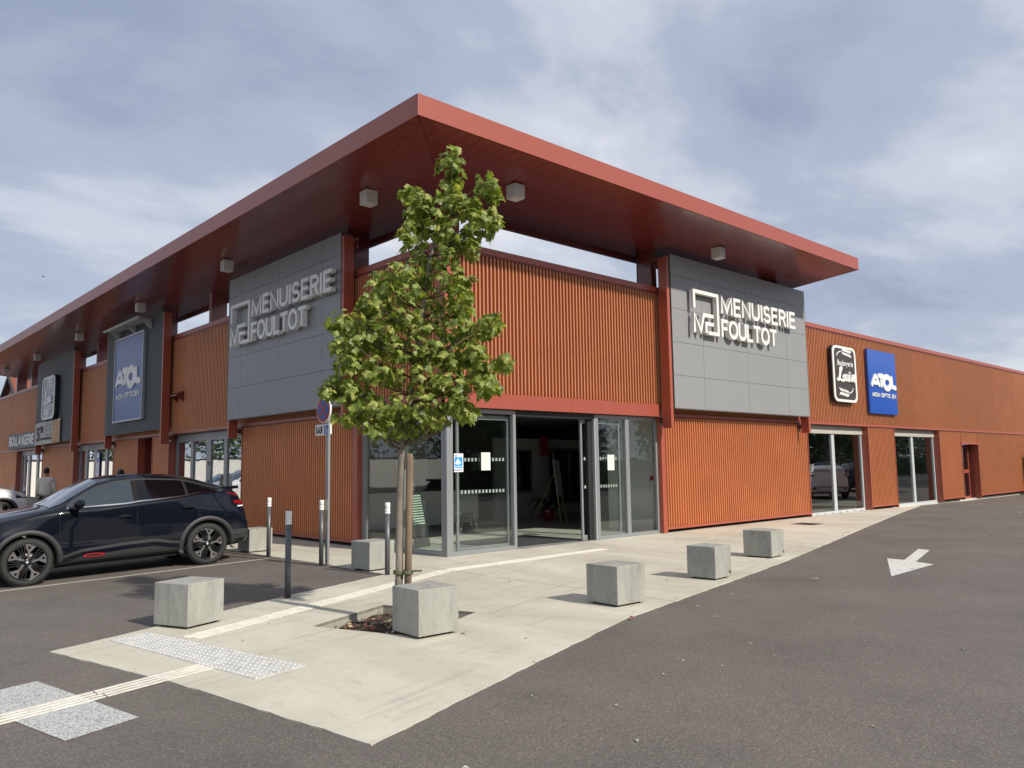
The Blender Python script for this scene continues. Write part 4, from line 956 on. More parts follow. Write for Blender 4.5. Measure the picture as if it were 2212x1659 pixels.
CL = [(0.60, 5.02, 0.15, 0.12), (0.58, 4.87, 0.17, 0.14), (0.51, 4.69, 0.14, 0.12), (0.65, 4.78, 0.11, 0.1), (0.53, 4.53, 0.2, 0.12), (0.96, 4.67, 0.15, 0.12), (1.02, 4.58, 0.09, 0.1), (0.13, 4.6, 0.12, 0.07), (0.25, 4.51, 0.17, 0.11), (0.47, 4.36, 0.29, 0.14), (0.76, 4.41, 0.17, 0.12), (1.01, 4.25, 0.11, 0.14), (0.86, 4.21, 0.17, 0.14), (0.18, 4.32, 0.16, 0.15), (0.34, 4.17, 0.24, 0.17), (0.61, 4.07, 0.22, 0.19), (0.12, 4.08, 0.13, 0.14), (0.78, 3.97, 0.1, 0.12), (0.24, 3.86, 0.2, 0.15), (0.51, 3.83, 0.17, 0.15), (0.07, 3.71, 0.19, 0.12), (0.36, 3.64, 0.22, 0.14), (0.63, 3.63, 0.19, 0.12), (-0.15, 3.55, 0.17, 0.13), (0.11, 3.49, 0.24, 0.15), (0.41, 3.39, 0.24, 0.16), (0.65, 3.44, 0.16, 0.14), (0.7, 3.29, 0.15, 0.11), (-0.28, 3.35, 0.17, 0.12), (-0.48, 3.16, 0.2, 0.1), (-0.62, 3.14, 0.13, 0.08), (-0.04, 3.2, 0.27, 0.17), (0.31, 3.15, 0.27, 0.17), (0.62, 3.07, 0.2, 0.14), (0.92, 3.09, 0.16, 0.1), (1.04, 3.14, 0.08, 0.06), (-0.28, 3.01, 0.22, 0.15), (-0.53, 2.92, 0.19, 0.11), (0.06, 2.86, 0.27, 0.18), (0.45, 2.81, 0.27, 0.18), (0.79, 2.8, 0.17, 0.15), (1.11, 2.72, 0.12, 0.08), (0.88, 2.61, 0.15, 0.12), (-0.48, 2.7, 0.18, 0.13), (-0.19, 2.62, 0.24, 0.17), (0.2, 2.52, 0.29, 0.18), (0.59, 2.49, 0.24, 0.16), (0.93, 2.46, 0.15, 0.1), (-0.59, 2.50, 0.18, 0.10), (-0.72, 2.43, 0.10, 0.06), (-0.39, 2.33, 0.23, 0.14), (-0.05, 2.25, 0.24, 0.15), (0.29, 2.23, 0.24, 0.15), (0.63, 2.24, 0.2, 0.12), (0.73, 2.17, 0.13, 0.08), (-0.52, 2.16, 0.14, 0.08), (-0.74, 2.42, 0.08, 0.05), (-0.25, 2.11, 0.22, 0.12), (0.04, 2.06, 0.22, 0.11), (0.39, 2.1, 0.17, 0.1), (-0.2, 1.99, 0.18, 0.08), (0.12, 1.98, 0.17, 0.07)]
rt_ = random.Random(11); leaves = []; lb_ = MB()
for (l, z, rl, rz_) in CL:
    half = max(.18, abs(l-ax(z))+rl)
    layers = 1 if half < .38 else (2 if half < .66 else 3)
    span = .62*max(.35, math.sqrt(max(.02, (.22+.42*math.sin(max(0, min(1, (5.0-z)/3.1))*math.pi*.75))**2)))
    for d in ([rt_.uniform(-.5, .5)*span] if layers == 1 else [(-1+2*(k+.5)/layers+rt_.uniform(-.25, .25))*span for k in range(layers)]):
        C0 = Vector((l, d, z)); za_ = max(1.75, z-.12-.35*abs(l-ax(z))); A0 = Vector((ax(za_), 0, za_))
        mid = (A0+C0)/2+Vector((0, 0, -.05)); P3 = [tw_(*A0), tw_(*mid), tw_(*(C0+Vector((0, 0, .04))))]
        lb_.tube(P3, [.011, .007, .003], 5)
        n = int(7+rl*rz_*740)
        for _ in range(n):
            while True:
                u = Vector((rt_.uniform(-1, 1), rt_.uniform(-1, 1), rt_.uniform(-1, 1)))
                if u.length < 1: break
            p = tw_(l+u.x*rl*.92, d+u.y*rl*.85, z+u.z*rz_*.92); leaves.append((p, u))
lb_.build('branch', twig, tree)
camo = Vector((-8.7382, -11.2408, 1.6)); leaves.sort(key=lambda q: (q[0]+TB-camo).length)
fol = MB()
def leaf_matrix(p, u):
    out_ = (LAT*u.x+DEP*u.y+Vector((0, 0, .25+.3*u.z))+Vector((rt_.uniform(-.7, .7), rt_.uniform(-.7, .7), rt_.uniform(-.3, .3)))).normalized()
    tip = (out_+Vector((0, 0, -rt_.uniform(.6, 2.2)))).normalized()
    nrm = (Vector((rt_.uniform(-.5, .5), rt_.uniform(-.5, .5), .9))+out_*.8); nrm = (nrm-tip*nrm.dot(tip)).normalized(); side = tip.cross(nrm)
    s_ = rt_.uniform(.068, .125)
    m = Matrix((side*s_, tip*s_, nrm*s_)).transposed().to_4x4(); m.translation = p; return m
for i, (p, u) in enumerate(leaves):
    m = leaf_matrix(p, u); k = rt_.randrange(6)
    if i < 300:
        o = bpy.data.objects.new('leaf', LM[k]); COL.objects.link(o); o.parent = tree; o.matrix_local = m
    else:
        V, F = LG[k]; b0 = len(fol.v)
        for v in V: fol.v.append(tuple(m @ Vector(v)))
        for f in F: fol.face([b0+q for q in f], True)
fol.build('foliage', leaf_m, tree, recalc=False, kind='stuff')
# two bare twigs
MB().tube([tw_(.78, 0, 4.35), tw_(.95, -.05, 4.62)], [.006, .003], 5).tube([tw_(.8, 0, 4.4), tw_(.84, .02, 4.58)], [.005, .003], 5).tube([tw_(.9, -.1, 4.1), tw_(1.03, -.1, 4.36)], [.005, .002], 5).build('branch', mat('pale_twig', (.42, .34, .22), .8), tree)
# stake and tie
st = empty('tree_stake', TB); tag(st, 'weathered wooden stake standing beside the trunk of the young maple', 'stake')
MB().tube([tw_(.085, -.02, -.1), tw_(.10, -.02, .8), tw_(.115, -.02, 1.70), tw_(.115, -.02, 1.74)], [.038, .039, .037, .031], 12).build('post', stake_m, st)
tie = empty('tree_tie', TB); tag(tie, 'green rubber strap tying the maple trunk to its stake', 'tie')
tm = mat('tie_green', (.12, .13, .07), .6)
def ring(cl_, cd, r_, z): return [tw_(cl_+r_*math.cos(a), cd+r_*math.sin(a), z) for a in [2*math.pi*k/14 for k in range(15)]]
b = MB(); 
for zz_ in (.50, .513, .526): b.tube(ring(.0, 0, .058, zz_), .008, 5, cap=False); b.tube(ring(.09, -.02, .052, zz_), .008, 5, cap=False)
b.build('strap', tm, tie); b = MB()
for k in range(4): b.tube([tw_(.15+k*.024, -.05, .53), tw_(.172+k*.024, -.05, .53)], [.011, .011], 6)
b.build('strap_end', tm, tie)
# dead leaves and wood chips in the pit, fallen leaves on the ground
dead = [mat('dead_leaf_red', (.20, .055, .028), .7), mat('dead_leaf_tan', (.42, .33, .20), .75), mat('dead_leaf_brown', (.10, .06, .035), .8), mat('pebble_pale', (.55, .53, .47), .8)]
for mi, mm_ in enumerate(dead):
    b = MB()
    for _ in range((110, 120, 220, 40)[mi]):
        u, v_ = rt_.random(), rt_.random(); A, B, C_, D = [Vector(q) for q in PIT]; q = (A*(1-u)+B*u)*(1-v_)+(D*(1-u)+C_*u)*v_
        z = -.05+.035*noise.noise(Vector((q.x*5, q.y*5, 0)))+.05*math.exp(-((q.x+3.94)**2+(q.y+4.25)**2)/.08); s_ = rt_.uniform(.018, .04)*(1 if mi != 3 else .6)
        rr = Matrix.Rotation(rt_.uniform(0, 6.3), 3, 'Z') @ Matrix.Rotation(rt_.uniform(-.7, .7), 3, 'X')
        P = [rr @ Vector(p_)*s_ for p_ in ((-.9, 0, 0), (-.2, .7, .25), (.9, .1, 0), (-.1, -.6, .2))]
        i0 = [b.p(q.x+p_.x, q.y+p_.y, z-.012+p_.z) for p_ in P]; b.face((i0[0], i0[1], i0[2])); b.face((i0[0], i0[2], i0[3]))
    tag(b.build('leaf_litter', mm_, None, recalc=False), kind='stuff')
b = MB(); b2_ = MB()
for k in range(150):
    near = k < 60
    x, y = (rt_.uniform(5, 30), rt_.uniform(-9, -1)) if not near else (rt_.uniform(-6, 4), rt_.uniform(-9.5, -2))
    z = gz(x, y)+(.012 if inside(PAVE, x, y) else .004); s_ = rt_.uniform(.008, .02)*(1.0 if near else 2.0)
    if inside(PIT, x, y): continue
    a = rt_.uniform(0, 6.3); t_ = b if rt_.random() < .55 else b2_
    i0 = [t_.p(x+s_*math.cos(a+q)*w_, y+s_*math.sin(a+q)*w_, z+h) for q, w_, h in ((0, 1.4, 0), (1.6, .6, .01), (3.1, 1.2, 0), (4.6, .7, .006))]
    t_.face((i0[0], i0[1], i0[2], i0[3]))
tag(b.build('fallen_petals', dead[3], None, recalc=False), kind='stuff'); tag(b2_.build('leaf_litter', dead[1], None, recalc=False), kind='stuff')
for (x, y, a, mi) in ((-3.85, -5.22, .3, 1), (-2.2, -5.9, 1, 0), (-4.06, -1.98, 0, 0), (-1.2, -5.2, 2, 2), (1.6, -6.0, .5, 1)):
    t = empty('fallen_leaf', (x, y, gz(x, y)+.014), a); o = bpy.data.objects.new('blade', LM[mi].copy()); COL.objects.link(o); o.data.materials.clear(); o.data.materials.append(dead[mi]); o.parent = t; o.scale = (.07, .07, .07); o.location = (0, -.02, .02)
    tag(t, {(-3.85): 'tan fallen leaf at the foot of the cube in front of the tree', (-2.2): 'small reddish leaf on the concrete near its right edge', (-4.06): 'red leaf lying at the foot of the lone bollard', (-1.2): 'dark leaf lying beside the scratched concrete cube', 1.6: 'pale leaf lying on the asphalt right of the cubes'}[x], 'fallen leaf')

# ------------------------------------------------------------------ cars
def lerp_tab(tab, x):
    if x <= tab[0][0]: return tab[0][1:]
    for a, c in zip(tab[:-1], tab[1:]):
        if x <= c[0]:
            t = (x-a[0])/(c[0]-a[0]); return tuple(p+(q-p)*t for p, q in zip(a[1:], c[1:]))
    return tab[-1][1:]
#        x      zs   W    zb    wb    zr    wr    zt
SUV = [(-.80, .42, .70, .60, .66, .64, .50, .66), (-.775, .36, .80, .66, .74, .78, .58, .80), (-.72, .32, .85, .85, .78, .98, .60, 1.0), (-.66, .30, .87, 1.02, .78, 1.16, .60, 1.18), (-.55, .28, .89, 1.18, .78, 1.255, .60, 1.285), (-.42, .27, .90, 1.225, .80, 1.29, .61, 1.335),
       (-.20, .26, .90, 1.235, .815, 1.335, .59, 1.405), (.10, .25, .895, 1.22, .83, 1.42, .57, 1.505), (.5, .25, .89, 1.18, .845, 1.505, .575, 1.585), (1.0, .24, .885, 1.15, .85, 1.545, .59, 1.612), (1.4, .24, .885, 1.12, .855, 1.53, .60, 1.60), (1.7, .24, .885, 1.10, .855, 1.465, .63, 1.545),
       (2.0, .24, .885, 1.09, .86, 1.31, .69, 1.395), (2.25, .24, .89, 1.08, .86, 1.165, .76, 1.24), (2.45, .24, .895, 1.06, .855, 1.11, .77, 1.15), (2.75, .23, .90, 1.01, .84, 1.065, .72, 1.10), (3.1, .22, .89, .95, .80, 1.005, .66, 1.04), (3.4, .22, .83, .84, .74, .91, .58, .94), (3.52, .24, .74, .72, .66, .80, .5, .83), (3.58, .30, .62, .58, .58, .66, .45, .69)]
def section(tab, x):
    zs, W, zb, wb, zr, wr, zt = lerp_tab(tab, x)
    c = [(0, zs), (W-.20, zs), (W-.05, zs+.05), (W-.01, zs+.16), (W, .50 if zb > .72 else (zs+zb)/2), (W-.004, (.5+zb)/2+.02 if zb > .72 else zs*.3+zb*.7), (wb+.022, zb-.07), (wb, zb), (wb+(wr-wb)*.5+.012, zb+(zr-zb)*.52), (wr, zr), (wr*.82, zr+(zt-zr)*.50), (wr*.45, zr+(zt-zr)*.90), (0, zt)]
    return c
def cr(p0, p1, p2, p3, t): return tuple(.5*((2*b)+(c-a)*t+(2*a-5*b+4*c-d)*t*t+(-a+3*b-3*c+d)*t*t*t) for a, b, c, d in zip(p0, p1, p2, p3))
def sec_pts(tab, x, sub=4):
    c = section(tab, x); P = []
    for i in range(len(c)-1):
        p0 = c[i-1] if i else (-c[1][0], c[1][1]); p3 = c[i+2] if i+2 < len(c) else (-c[-2][0], c[-2][1])
        for k in range(sub): P.append(cr(p0, c[i], c[i+1], p3, k/sub))
    P.append(c[-1]); return P
def side_y(tab, x, z):
    P = sec_pts(tab, x, 5)
    for a, b_ in zip(P[:-1], P[1:]):
        if a[0] > .3 and a[1] <= z <= b_[1] and b_[1] > a[1]+1e-6: return a[0]+(b_[0]-a[0])*(z-a[1])/(b_[1]-a[1])
    return P[5*4][0]
def tab_of(pts):
    pts = sorted(pts)
    return lambda x: lerp_tab([(a, b_) for a, b_ in pts], x)[0]
paint_blk = mat('black_car_paint', (.004, .006, .012), .3, coat=.8, coat_rough=.015, spec=.05); paint_wht = mat('white_car_paint', (.84, .84, .84), .3, coat=.8, coat_rough=.03)
plast = mat('grey_plastic', (.035, .036, .038), .55); rubber = mat('tyre_rubber', (.028, .028, .028), .75, bump=.4, bscale=120); well = mat('wheel_well', (.006, .006, .006), .9)
chrome = mat('chrome', (.75, .75, .75), .12, metal=1); privacy = mat('privacy_glass', (.004, .004, .005), .03, spec=.6); car_glass = mat('car_glass', (.025, .035, .04), .03, coat=1, coat_rough=.0, spec=.9)
rim_s = mat('rim_silver', (.42, .42, .43), .28, metal=.9); rim_b = mat('rim_black', (.012, .012, .013), .25, coat=.5); red_l = mat('tail_red', (.22, .004, .006), .15, coat=1); red_t = mat('red_trim', (.40, .02, .03), .4); lamp_w = mat('lamp_white', (.7, .7, .72), .15)
def make_wheel(parent, x, y, zc, side, rad=.355, simple=False):
    wh = empty('wheel', (x, y, zc)); wh.parent = parent; wd = .215
    f = lambda q: q
    MB().lathe([(rad-.075, -wd/2), (rad-.02, -wd/2-.006), (rad-.004, -wd/2+.03), (rad, -wd/2+.06), (rad, wd/2-.06), (rad-.004, wd/2-.03), (rad-.02, wd/2+.006), (rad-.075, wd/2), (rad-.11, wd/2-.02), (rad-.11, -wd/2+.02)], 40, axis='y', closed=True).build('tyre', rubber, wh)
    if not simple:
        b = MB()
        for k in range(60):
            a = 2*math.pi*k/60
            for o_, w_ in ((-.085, .035), (-.035, .03), (.035, .03), (.085, .035)):
                r0, r1 = rad-.001, rad+.005; aa = a+(.03 if o_ > 0 else 0); da = .030
                i0 = [b.p(r_*math.cos(aa+d), o_+s_, r_*math.sin(aa+d)) for r_ in (r0, r1) for d in (-da, da) for s_ in (-w_/2, w_/2)]
                for q in ((0, 1, 3, 2), (4, 6, 7, 5), (0, 4, 5, 1), (2, 3, 7, 6), (0, 2, 6, 4), (1, 5, 7, 3)): b.face([i0[z_] for z_ in q])
        b.build('tread', rubber, wh, kind='stuff')
    o = side*wd/2
    MB().lathe([(rad-.105, -.09), (rad-.11, .09*1), (rad-.085, .10), (rad-.082, .104), (rad-.10, .104)] if side > 0 else [(rad-.105, .09), (rad-.11, -.09), (rad-.085, -.10), (rad-.082, -.104), (rad-.10, -.104)], 36, axis='y', closed=True).build('rim', rim_b, wh)
    MB().lathe([(.0, side*.0), (rad-.10, side*.0)], 30, axis='y').build('rim', well, wh)
    MB().lathe([(.15, side*.02), (.15, side*.05), (.05, side*.055), (.04, side*.03)], 24, axis='y').build('brake_disc', mat('brake_steel', (.2, .2, .2), .4, metal=1), wh)
    R1 = rad-.095; a_ = MB(); d_ = MB()
    def bar(B, r0, t0, r1, t1, w0, w1, y0, y1):
        P0 = Vector((r0*math.cos(t0), r0*math.sin(t0))); P1 = Vector((r1*math.cos(t1), r1*math.sin(t1))); t = (P1-P0).normalized(); n = Vector((-t.y, t.x))
        poly = [P0+n*w0/2, P1+n*w1/2, P1-n*w1/2, P0-n*w0/2]; i0 = [B.p(p.x, side*y0, p.y) for p in poly]; i1 = [B.p(p.x, side*y1, p.y) for p in poly]
        B.face(i0); B.face(i1[::-1])
        for q in range(4): B.face((i0[q], i0[(q+1) % 4], i1[(q+1) % 4], i1[q]))
    for k in range(5):
        t = 2*math.pi*k/5+.35; w5 = 2*math.pi/5
        bar(a_, .055, t+.3, R1*.62, t+.10, .030, .032, .075, .098); bar(a_, R1*.60, t+.10, R1*1.0, t+.34, .034, .05, .078, .101); bar(a_, R1*.60, t+.10, R1*1.0, t-.12, .030, .022, .080, .0985)
        bar(a_, R1*.99, t-.14, R1*.99, t+.34, .030, .034, .076, .100)
        for q in (.50, .66, .82): bar(d_, R1*.30, t+q*w5*.9+.02, R1*.98, t+q*w5*.92+.12, .014, .016, .070, .090)
    a_.build('spoke', rim_s if not simple else rim_s, wh); d_.build('spoke', rim_b, wh)
    MB().lathe([(.058, side*.07), (.058, side*.10), (.03, side*.104), (.0, side*.104)], 20, axis='y').build('hub', rim_b, wh)
    MB().lathe([(.024, side*.1045), (.022, side*.108), (.0, side*.108)], 12, axis='y').build('hub_badge', rim_s, wh)
    return wh
def make_car(loc, rz, tab, paint, label, group=None, pitch=0, detail=True, wb=2.73, lights='tail', dlo=True):
    car = empty('parked_car', loc, rz); tag(car, label, 'car', group); car.rotation_euler.y = pitch
    x0, x1 = tab[0][0], tab[-1][0]; n = 74; xs_ = [x0+(x1-x0)*(.5-.5*math.cos(math.pi*i/n))*.35+(x1-x0)*i/n*.65 for i in range(n+1)]
    b = MB(); rings = []
    for x in xs_:
        P = sec_pts(tab, x); full = [(x, p[0], p[1]) for p in P]+[(x, -p[0], p[1]) for p in P[-2:0:-1]]
        rings.append([b.p(*q) for q in full])
    m_ = len(rings[0])
    for A, B in zip(rings[:-1], rings[1:]):
        for k in range(m_): b.face((A[k], A[(k+1) % m_], B[(k+1) % m_], B[k]), True)
    b.face(rings[0][::-1], True); b.face(rings[-1], True)
    me = b.mesh('body', True); me.materials.append(paint)
    body = bpy.data.objects.new('body', me); COL.objects.link(body)
    # wheel arches cut out of the shell
    for wx in (0, wb):
        c = MB().lathe([(.415, -1.2), (.415, 1.2)], 40, axis='y', c=(wx, 0, .345)).mesh('cutter', True); c.materials.append(well); co = bpy.data.objects.new('cutter', c); COL.objects.link(co)
        # keep the middle of the shell: two short cutters
        bm_ = bmesh.new(); bm_.from_mesh(c); bm_.to_mesh(c); bm_.free()
        md = body.modifiers.new('cut', 'BOOLEAN'); md.operation = 'DIFFERENCE'; md.object = co; md.solver = 'EXACT'
        try: md.material_mode = 'TRANSFER'
        except Exception: pass
    dg = bpy.context.evaluated_depsgraph_get(); me2 = bpy.data.meshes.new_from_object(body.evaluated_get(dg))
    for md in list(body.modifiers): co = md.object; body.modifiers.remove(md); bpy.data.objects.remove(co)
    me2.name = 'body'; body.data = me2; body.parent = car
    S = lambda x, z: side_y(tab, x, z)
    def patch(name, m, xa, xb, lo, hi, off=.004, rows=5, n=24, sides=(1, -1), parent=body, th=0):
        for sd_ in sides:
            B = MB(); G = []
            for j in range(rows+1):
                row = []
                for i in range(n+1):
                    x = xa+(xb-xa)*i/n; l_, h_ = lo(x), hi(x); z = l_+(h_-l_)*j/rows; row.append((x, sd_*(S(x, z)+off), z))
                G.append(row)
            B.grid(G); me_ = B.mesh(name, False)
            if (me_.polygons[0].normal.y > 0) != (sd_ > 0): me_.flip_normals()
            link(name, me_, parent, m)
    if dlo:
        bot = tab_of([(2.24, 1.115), (1.31, 1.135), (1.12, 1.16), (.86, 1.17), (.4, 1.20), (.22, 1.235), (-.30, 1.255)])
        top_ = tab_of([(2.24, 1.12), (2.08, 1.23), (1.89, 1.34), (1.73, 1.415), (1.49, 1.475), (1.26, 1.50), (1.0, 1.51), (.47, 1.475), (.33, 1.455), (.05, 1.375), (-.22, 1.30), (-.32, 1.258)])
        k1 = lambda x: bot(x)+.012
        patch('side_window', car_glass, 1.21, 2.20, k1, top_, .005, n=30); patch('side_window', privacy, .36, 1.13, k1, top_, .005); patch('quarter_window', privacy, -.30, .31, k1, top_, .005)
        patch('window_pillar', well, 1.13, 1.21, k1, top_, .0055, n=4); patch('window_pillar', well, .31, .36, k1, top_, .0055, n=3)
        patch('chrome_strip', chrome, -.30, 2.20, lambda x: bot(x)-.006, lambda x: bot(x)+.012, .010, 1, 60)
        patch('window_trim', plast, -.32, 2.2, top_, lambda x: top_(x)+.022, .007, 1, 60)
        up = tab_of([(2.28, .39), (1.99, .475), (1.32, .52), (.88, .53), (.61, .47), (.42, .45)])
        patch('sill_trim', plast, .40, 2.30, lambda x: up(x)-.05, up, .014, 2, 40); patch('sill', plast, .38, 2.34, lambda x: .25, lambda x: up(x)-.12, .006, 3, 40)
        patch('red_insert', red_t, 1.651, 1.969, lambda x: .362-.030*math.sqrt(max(0, 1-((x-1.81)/.16)**2)), lambda x: .364+.030*math.sqrt(max(0, 1-((x-1.81)/.16)**2)), .016, 2, 20)
        patch('red_insert_centre', well, 1.69, 1.93, lambda x: .362-.014*math.sqrt(max(0, 1-((x-1.81)/.121)**2)), lambda x: .364+.014*math.sqrt(max(0, 1-((x-1.81)/.121)**2)), .019, 2, 16)
        for sx_, za_, zb_ in ((2.30, .27, 1.08), (1.16, .27, 1.15), (.145, .72, 1.19)):
            patch('door_seam', well, sx_-.005, sx_+.005, lambda x: za_, lambda x: zb_, .0035, 14, 1)
        patch('hood_seam', well, 2.46, 3.2, lambda x: 1.085-.17*(x-2.46)/.74-.004, lambda x: 1.085-.17*(x-2.46)/.74+.004, .004, 1, 16)
        patch('fuel_flap', well, -.26, -.255, lambda x: .97, lambda x: 1.12, .0035, 4, 1); patch('fuel_flap', well, -.10, -.095, lambda x: .97, lambda x: 1.12, .0035, 4, 1)
        for sd_ in (1, -1):
            for hx, hz_ in ((1.36, .93), (.34, 1.01)):
                B = MB(); y_ = S(hx, hz_); B.box(hx-.10, hx+.10, y_+.018, y_+.045, hz_-.013, hz_+.013) if sd_ > 0 else B.box(hx-.10, hx+.10, -y_-.045, -y_-.018, hz_-.013, hz_+.013)
                B.build('door_handle', paint, car, bevel=.006); B = MB(); (B.box(hx-.05, hx+.05, y_-.01, y_+.003, hz_-.035, hz_+.03) if sd_ > 0 else B.box(hx-.05, hx+.05, -y_-.003, -y_+.01, hz_-.035, hz_+.03)).build('handle_cup', well, car)
            # mirror
            mm_ = bmesh.new(); bmesh.ops.create_icosphere(mm_, subdivisions=3, radius=1)
            for v in mm_.verts:
                v.co.x *= .085 if v.co.x > 0 else .05; v.co.y *= .125; v.co.z *= .078
                v.co.z += .10*v.co.y*sd_*.2; v.co.x -= abs(v.co.y)*.25
            for f in mm_.faces: f.smooth = True
            mo = bpy.data.meshes.new('mirror'); mm_.to_mesh(mo); mm_.free(); o = link('mirror', mo, car, paint); o.location = (2.06, sd_*(.86+.15), 1.185)
            MB().tube([(2.16, sd_*.86, 1.115), (2.10, sd_*.95, 1.12), (2.07, sd_*1.0, 1.13)], [.022, .028, .03], 8).build('mirror_arm', plast, car)
    # arch trims
    for wx in (0, wb):
        for sd_ in (1, -1):
            B = MB(); G = []
            for j, rr in enumerate((.415, .43, .468, .487)):
                row = []
                for i in range(37):
                    a = R(-14+208*i/36); x = wx+rr*math.cos(a); z = max(.24, .345+rr*math.sin(a)); row.append((x, sd_*(S(x, z)+(.002, .020, .020, .004)[j]), z))
                G.append(row)
            B.grid(G); link('arch_trim', B.mesh('arch_trim', False), car, plast)
            make_wheel(car, wx, sd_*.775, .352, sd_, simple=not detail)
    # windscreen and rear screen
    def screen(name, xa, xb, fr, off, m):
        B = MB(); G = []
        for i in range(15):
            x = xa+(xb-xa)*i/14; zs, W, zb, wb_, zr, wr, zt = lerp_tab(tab, x); row = []
            P = sec_pts(tab, x, 6); P = [p for p in P if p[0] <= wr*fr+.001 and p[1] >= zr-.03]
            cand = sorted({round(p[0], 4): p for p in P}.values()); ys_ = [wr*fr*(k/8) for k in range(-8, 9)]
            for y_ in ys_:
                ay = abs(y_); z = zt
                for p, q in zip(cand[:-1], cand[1:]):
                    if p[0] <= ay <= q[0] and q[0] > p[0]: z = p[1]+(q[1]-p[1])*(ay-p[0])/(q[0]-p[0])
                if ay > cand[-1][0]: z = cand[-1][1]
                row.append((x+(off if xa > 1 else -off)*.3, y_, z+off))
            G.append(row)
        B.grid(G); me_ = B.mesh(name, False)
        if me_.polygons[0].normal.z < 0: me_.flip_normals()
        link(name, me_, body, m)
    screen('windscreen', 1.70, 2.42, .95, .006, car_glass); screen('rear_window', -.30, .20, .88, .006, privacy)
    if lights == 'tail':
        B = MB().box(-.67, -.36, -.62, .62, 1.268, 1.322); B.build('spoiler', paint, car, bevel=.010)
        patch('tail_lamp', red_l, -.61, -.36, lambda x: 1.13+.085*(x+.61)/.25, lambda x: 1.165+.065*(x+.61)/.25, .006, 2, 10)
        patch('tail_lamp', red_l, -.67, -.48, lambda x: .99+.03*(x+.67)/.19, lambda x: 1.07, .006, 3, 8); patch('reverse_lamp', lamp_w, -.67, -.54, lambda x: .955, lambda x: .978, .007, 1, 6)
    patch('bumper', plast, -.76, -.44, lambda x: .34 if x > -.7 else .42, lambda x: .56, .004, 3, 8)
    patch('headlamp', plast, 3.10, 3.48, lambda x: .80-.02*(x-3.1), lambda x: .90-.10*(x-3.1)/.38, .006, 3, 10); patch('headlamp_lens', lamp_w, 3.27, 3.33, lambda x: .815, lambda x: .845, .010, 1, 3)
    MB().box(.35, 2.4, -.75, .75, .20, .27).build('underbody', well, car)
    return car
# black coupe SUV: tail to the building, nose towards the left frame edge (local +x = nose)
make_car((-3.20, 3.53, gz(-3.2, 3.5)+.004), math.pi, SUV, paint_blk, 'black coupe style car with tinted rear windows parked tail first at the building', pitch=.026)
SUVW = [tuple([r_[0]]+list(r_[1:])) for r_ in SUV]
make_car((-6.25, 19.4, gz(-5, 18)+.004), 0, SUVW, paint_wht, 'white car with dark headlamp cut off by the left frame edge', lights='none', detail=False).scale = (1, 1, 1.08)

# ------------------------------------------------------------------ inside the glazed corner
chair_m = mat('chair_shell', (.66, .67, .65), .4)
def chair(x, y, rz, lb, first=[None]):
    if first[0] is None:
        t = empty('chair'); first[0] = t
        b = MB(); G = []
        for i in range(9):
            u = i/8
            y_, z_ = ((-.22+u*2*.40, .45-.03*math.sin(u*2*math.pi/2)) if u <= .5 else (.18+.10*(u-.5)*2, .45+(u-.5)*2*.38))
            G.append([(xx*(.22-.03*max(0, u-.5)), y_+.02*xx*xx, z_+.03*xx*xx) for xx in (-1, -.5, 0, .5, 1)])
        b.grid(G[:5]); b.build('seat', chair_m, t, recalc=False); b = MB(); b.grid(G[4:]); b.build('backrest', chair_m, t, recalc=False)
        for sx in (-1, 1):
            for sy in (-1, 1): MB().tube([(sx*.15, sy*.12, .43), (sx*.21, sy*.24, 0)], .011, 6).build('leg', chrome, t)
    else: t = dup(first[0])
    t.location = (x, y, .01); t.rotation_euler.z = rz; tag(t, lb, 'chair', 'grey shell chairs in the glazed corner')
chair(1.55, 3.25, R(-60), 'grey shell chair inside the glazing beside the tree trunk'); chair(3.35, 3.55, R(70), 'grey shell chair inside behind the paper notice')
t = empty('counter', (3.2, 5.5, 0)); tag(t, 'white reception counter with black top inside the glazed corner', 'counter')
MB().box(-1.9, 1.9, -.3, .3, .12, .98).build('front', mat('counter_white', (.72, .73, .70), .4), t); MB().box(-1.95, 1.95, -.36, .33, .98, 1.03).build('top', dark, t); MB().box(-1.85, 1.85, -.26, .3, .008, .12).build('plinth', mat('counter_grey', (.2, .2, .2), .5), t)
t = empty('door_mat', (2.9, 1.1, .009)); tag(t, 'dark entrance mat on the tiles behind the open doorway', 'mat'); MB().box(-1.3, 1.0, -.85, 1.0, 0, .008).build('mat', mat('mat_grey', (.05, .05, .055), .95, bump=.6, bscale=200), t)
t = empty('easel', (7.0, 3.9, .01), R(28)); tag(t, 'wooden easel holding a grey board inside the open doorway', 'easel')
wood = mat('easel_wood', (.45, .30, .14), .6)
for sx in (-.30, .30): MB().tube([(sx, -.05, 0), (sx*.25, .22, 1.75)], .016, 6).build('leg', wood, t)
MB().tube([(0, .85, 0), (0, .22, 1.35)], .014, 6).build('leg', wood, t); MB().tube([(0, .05, .75), (0, .25, 2.0)], .014, 6).build('mast', wood, t); MB().tube([(-.3, .06, .78), (.3, .06, .78)], .016, 6).build('rail', wood, t)
b = MB(lambda x, y, z: (x, y+.12*(z-.8)+.06, z)); b.box(-.28, .28, -.02, .0, .80, 1.72).build('board', mat('easel_board', (.40, .41, .43), .6), t)
t = empty('potted_plant', (7.75, 5.2, .01)); tag(t, 'long leaved green plant in a red pot inside the open doorway', 'plant')
MB().lathe([(.13, 0), (.20, .12), (.23, .30), (.21, .34), (.17, .345)], 20).build('pot', mat('pot_red', (.30, .01, .02), .2, coat=.6), t)
pg = mat('plant_green', (.025, .075, .02), .35)
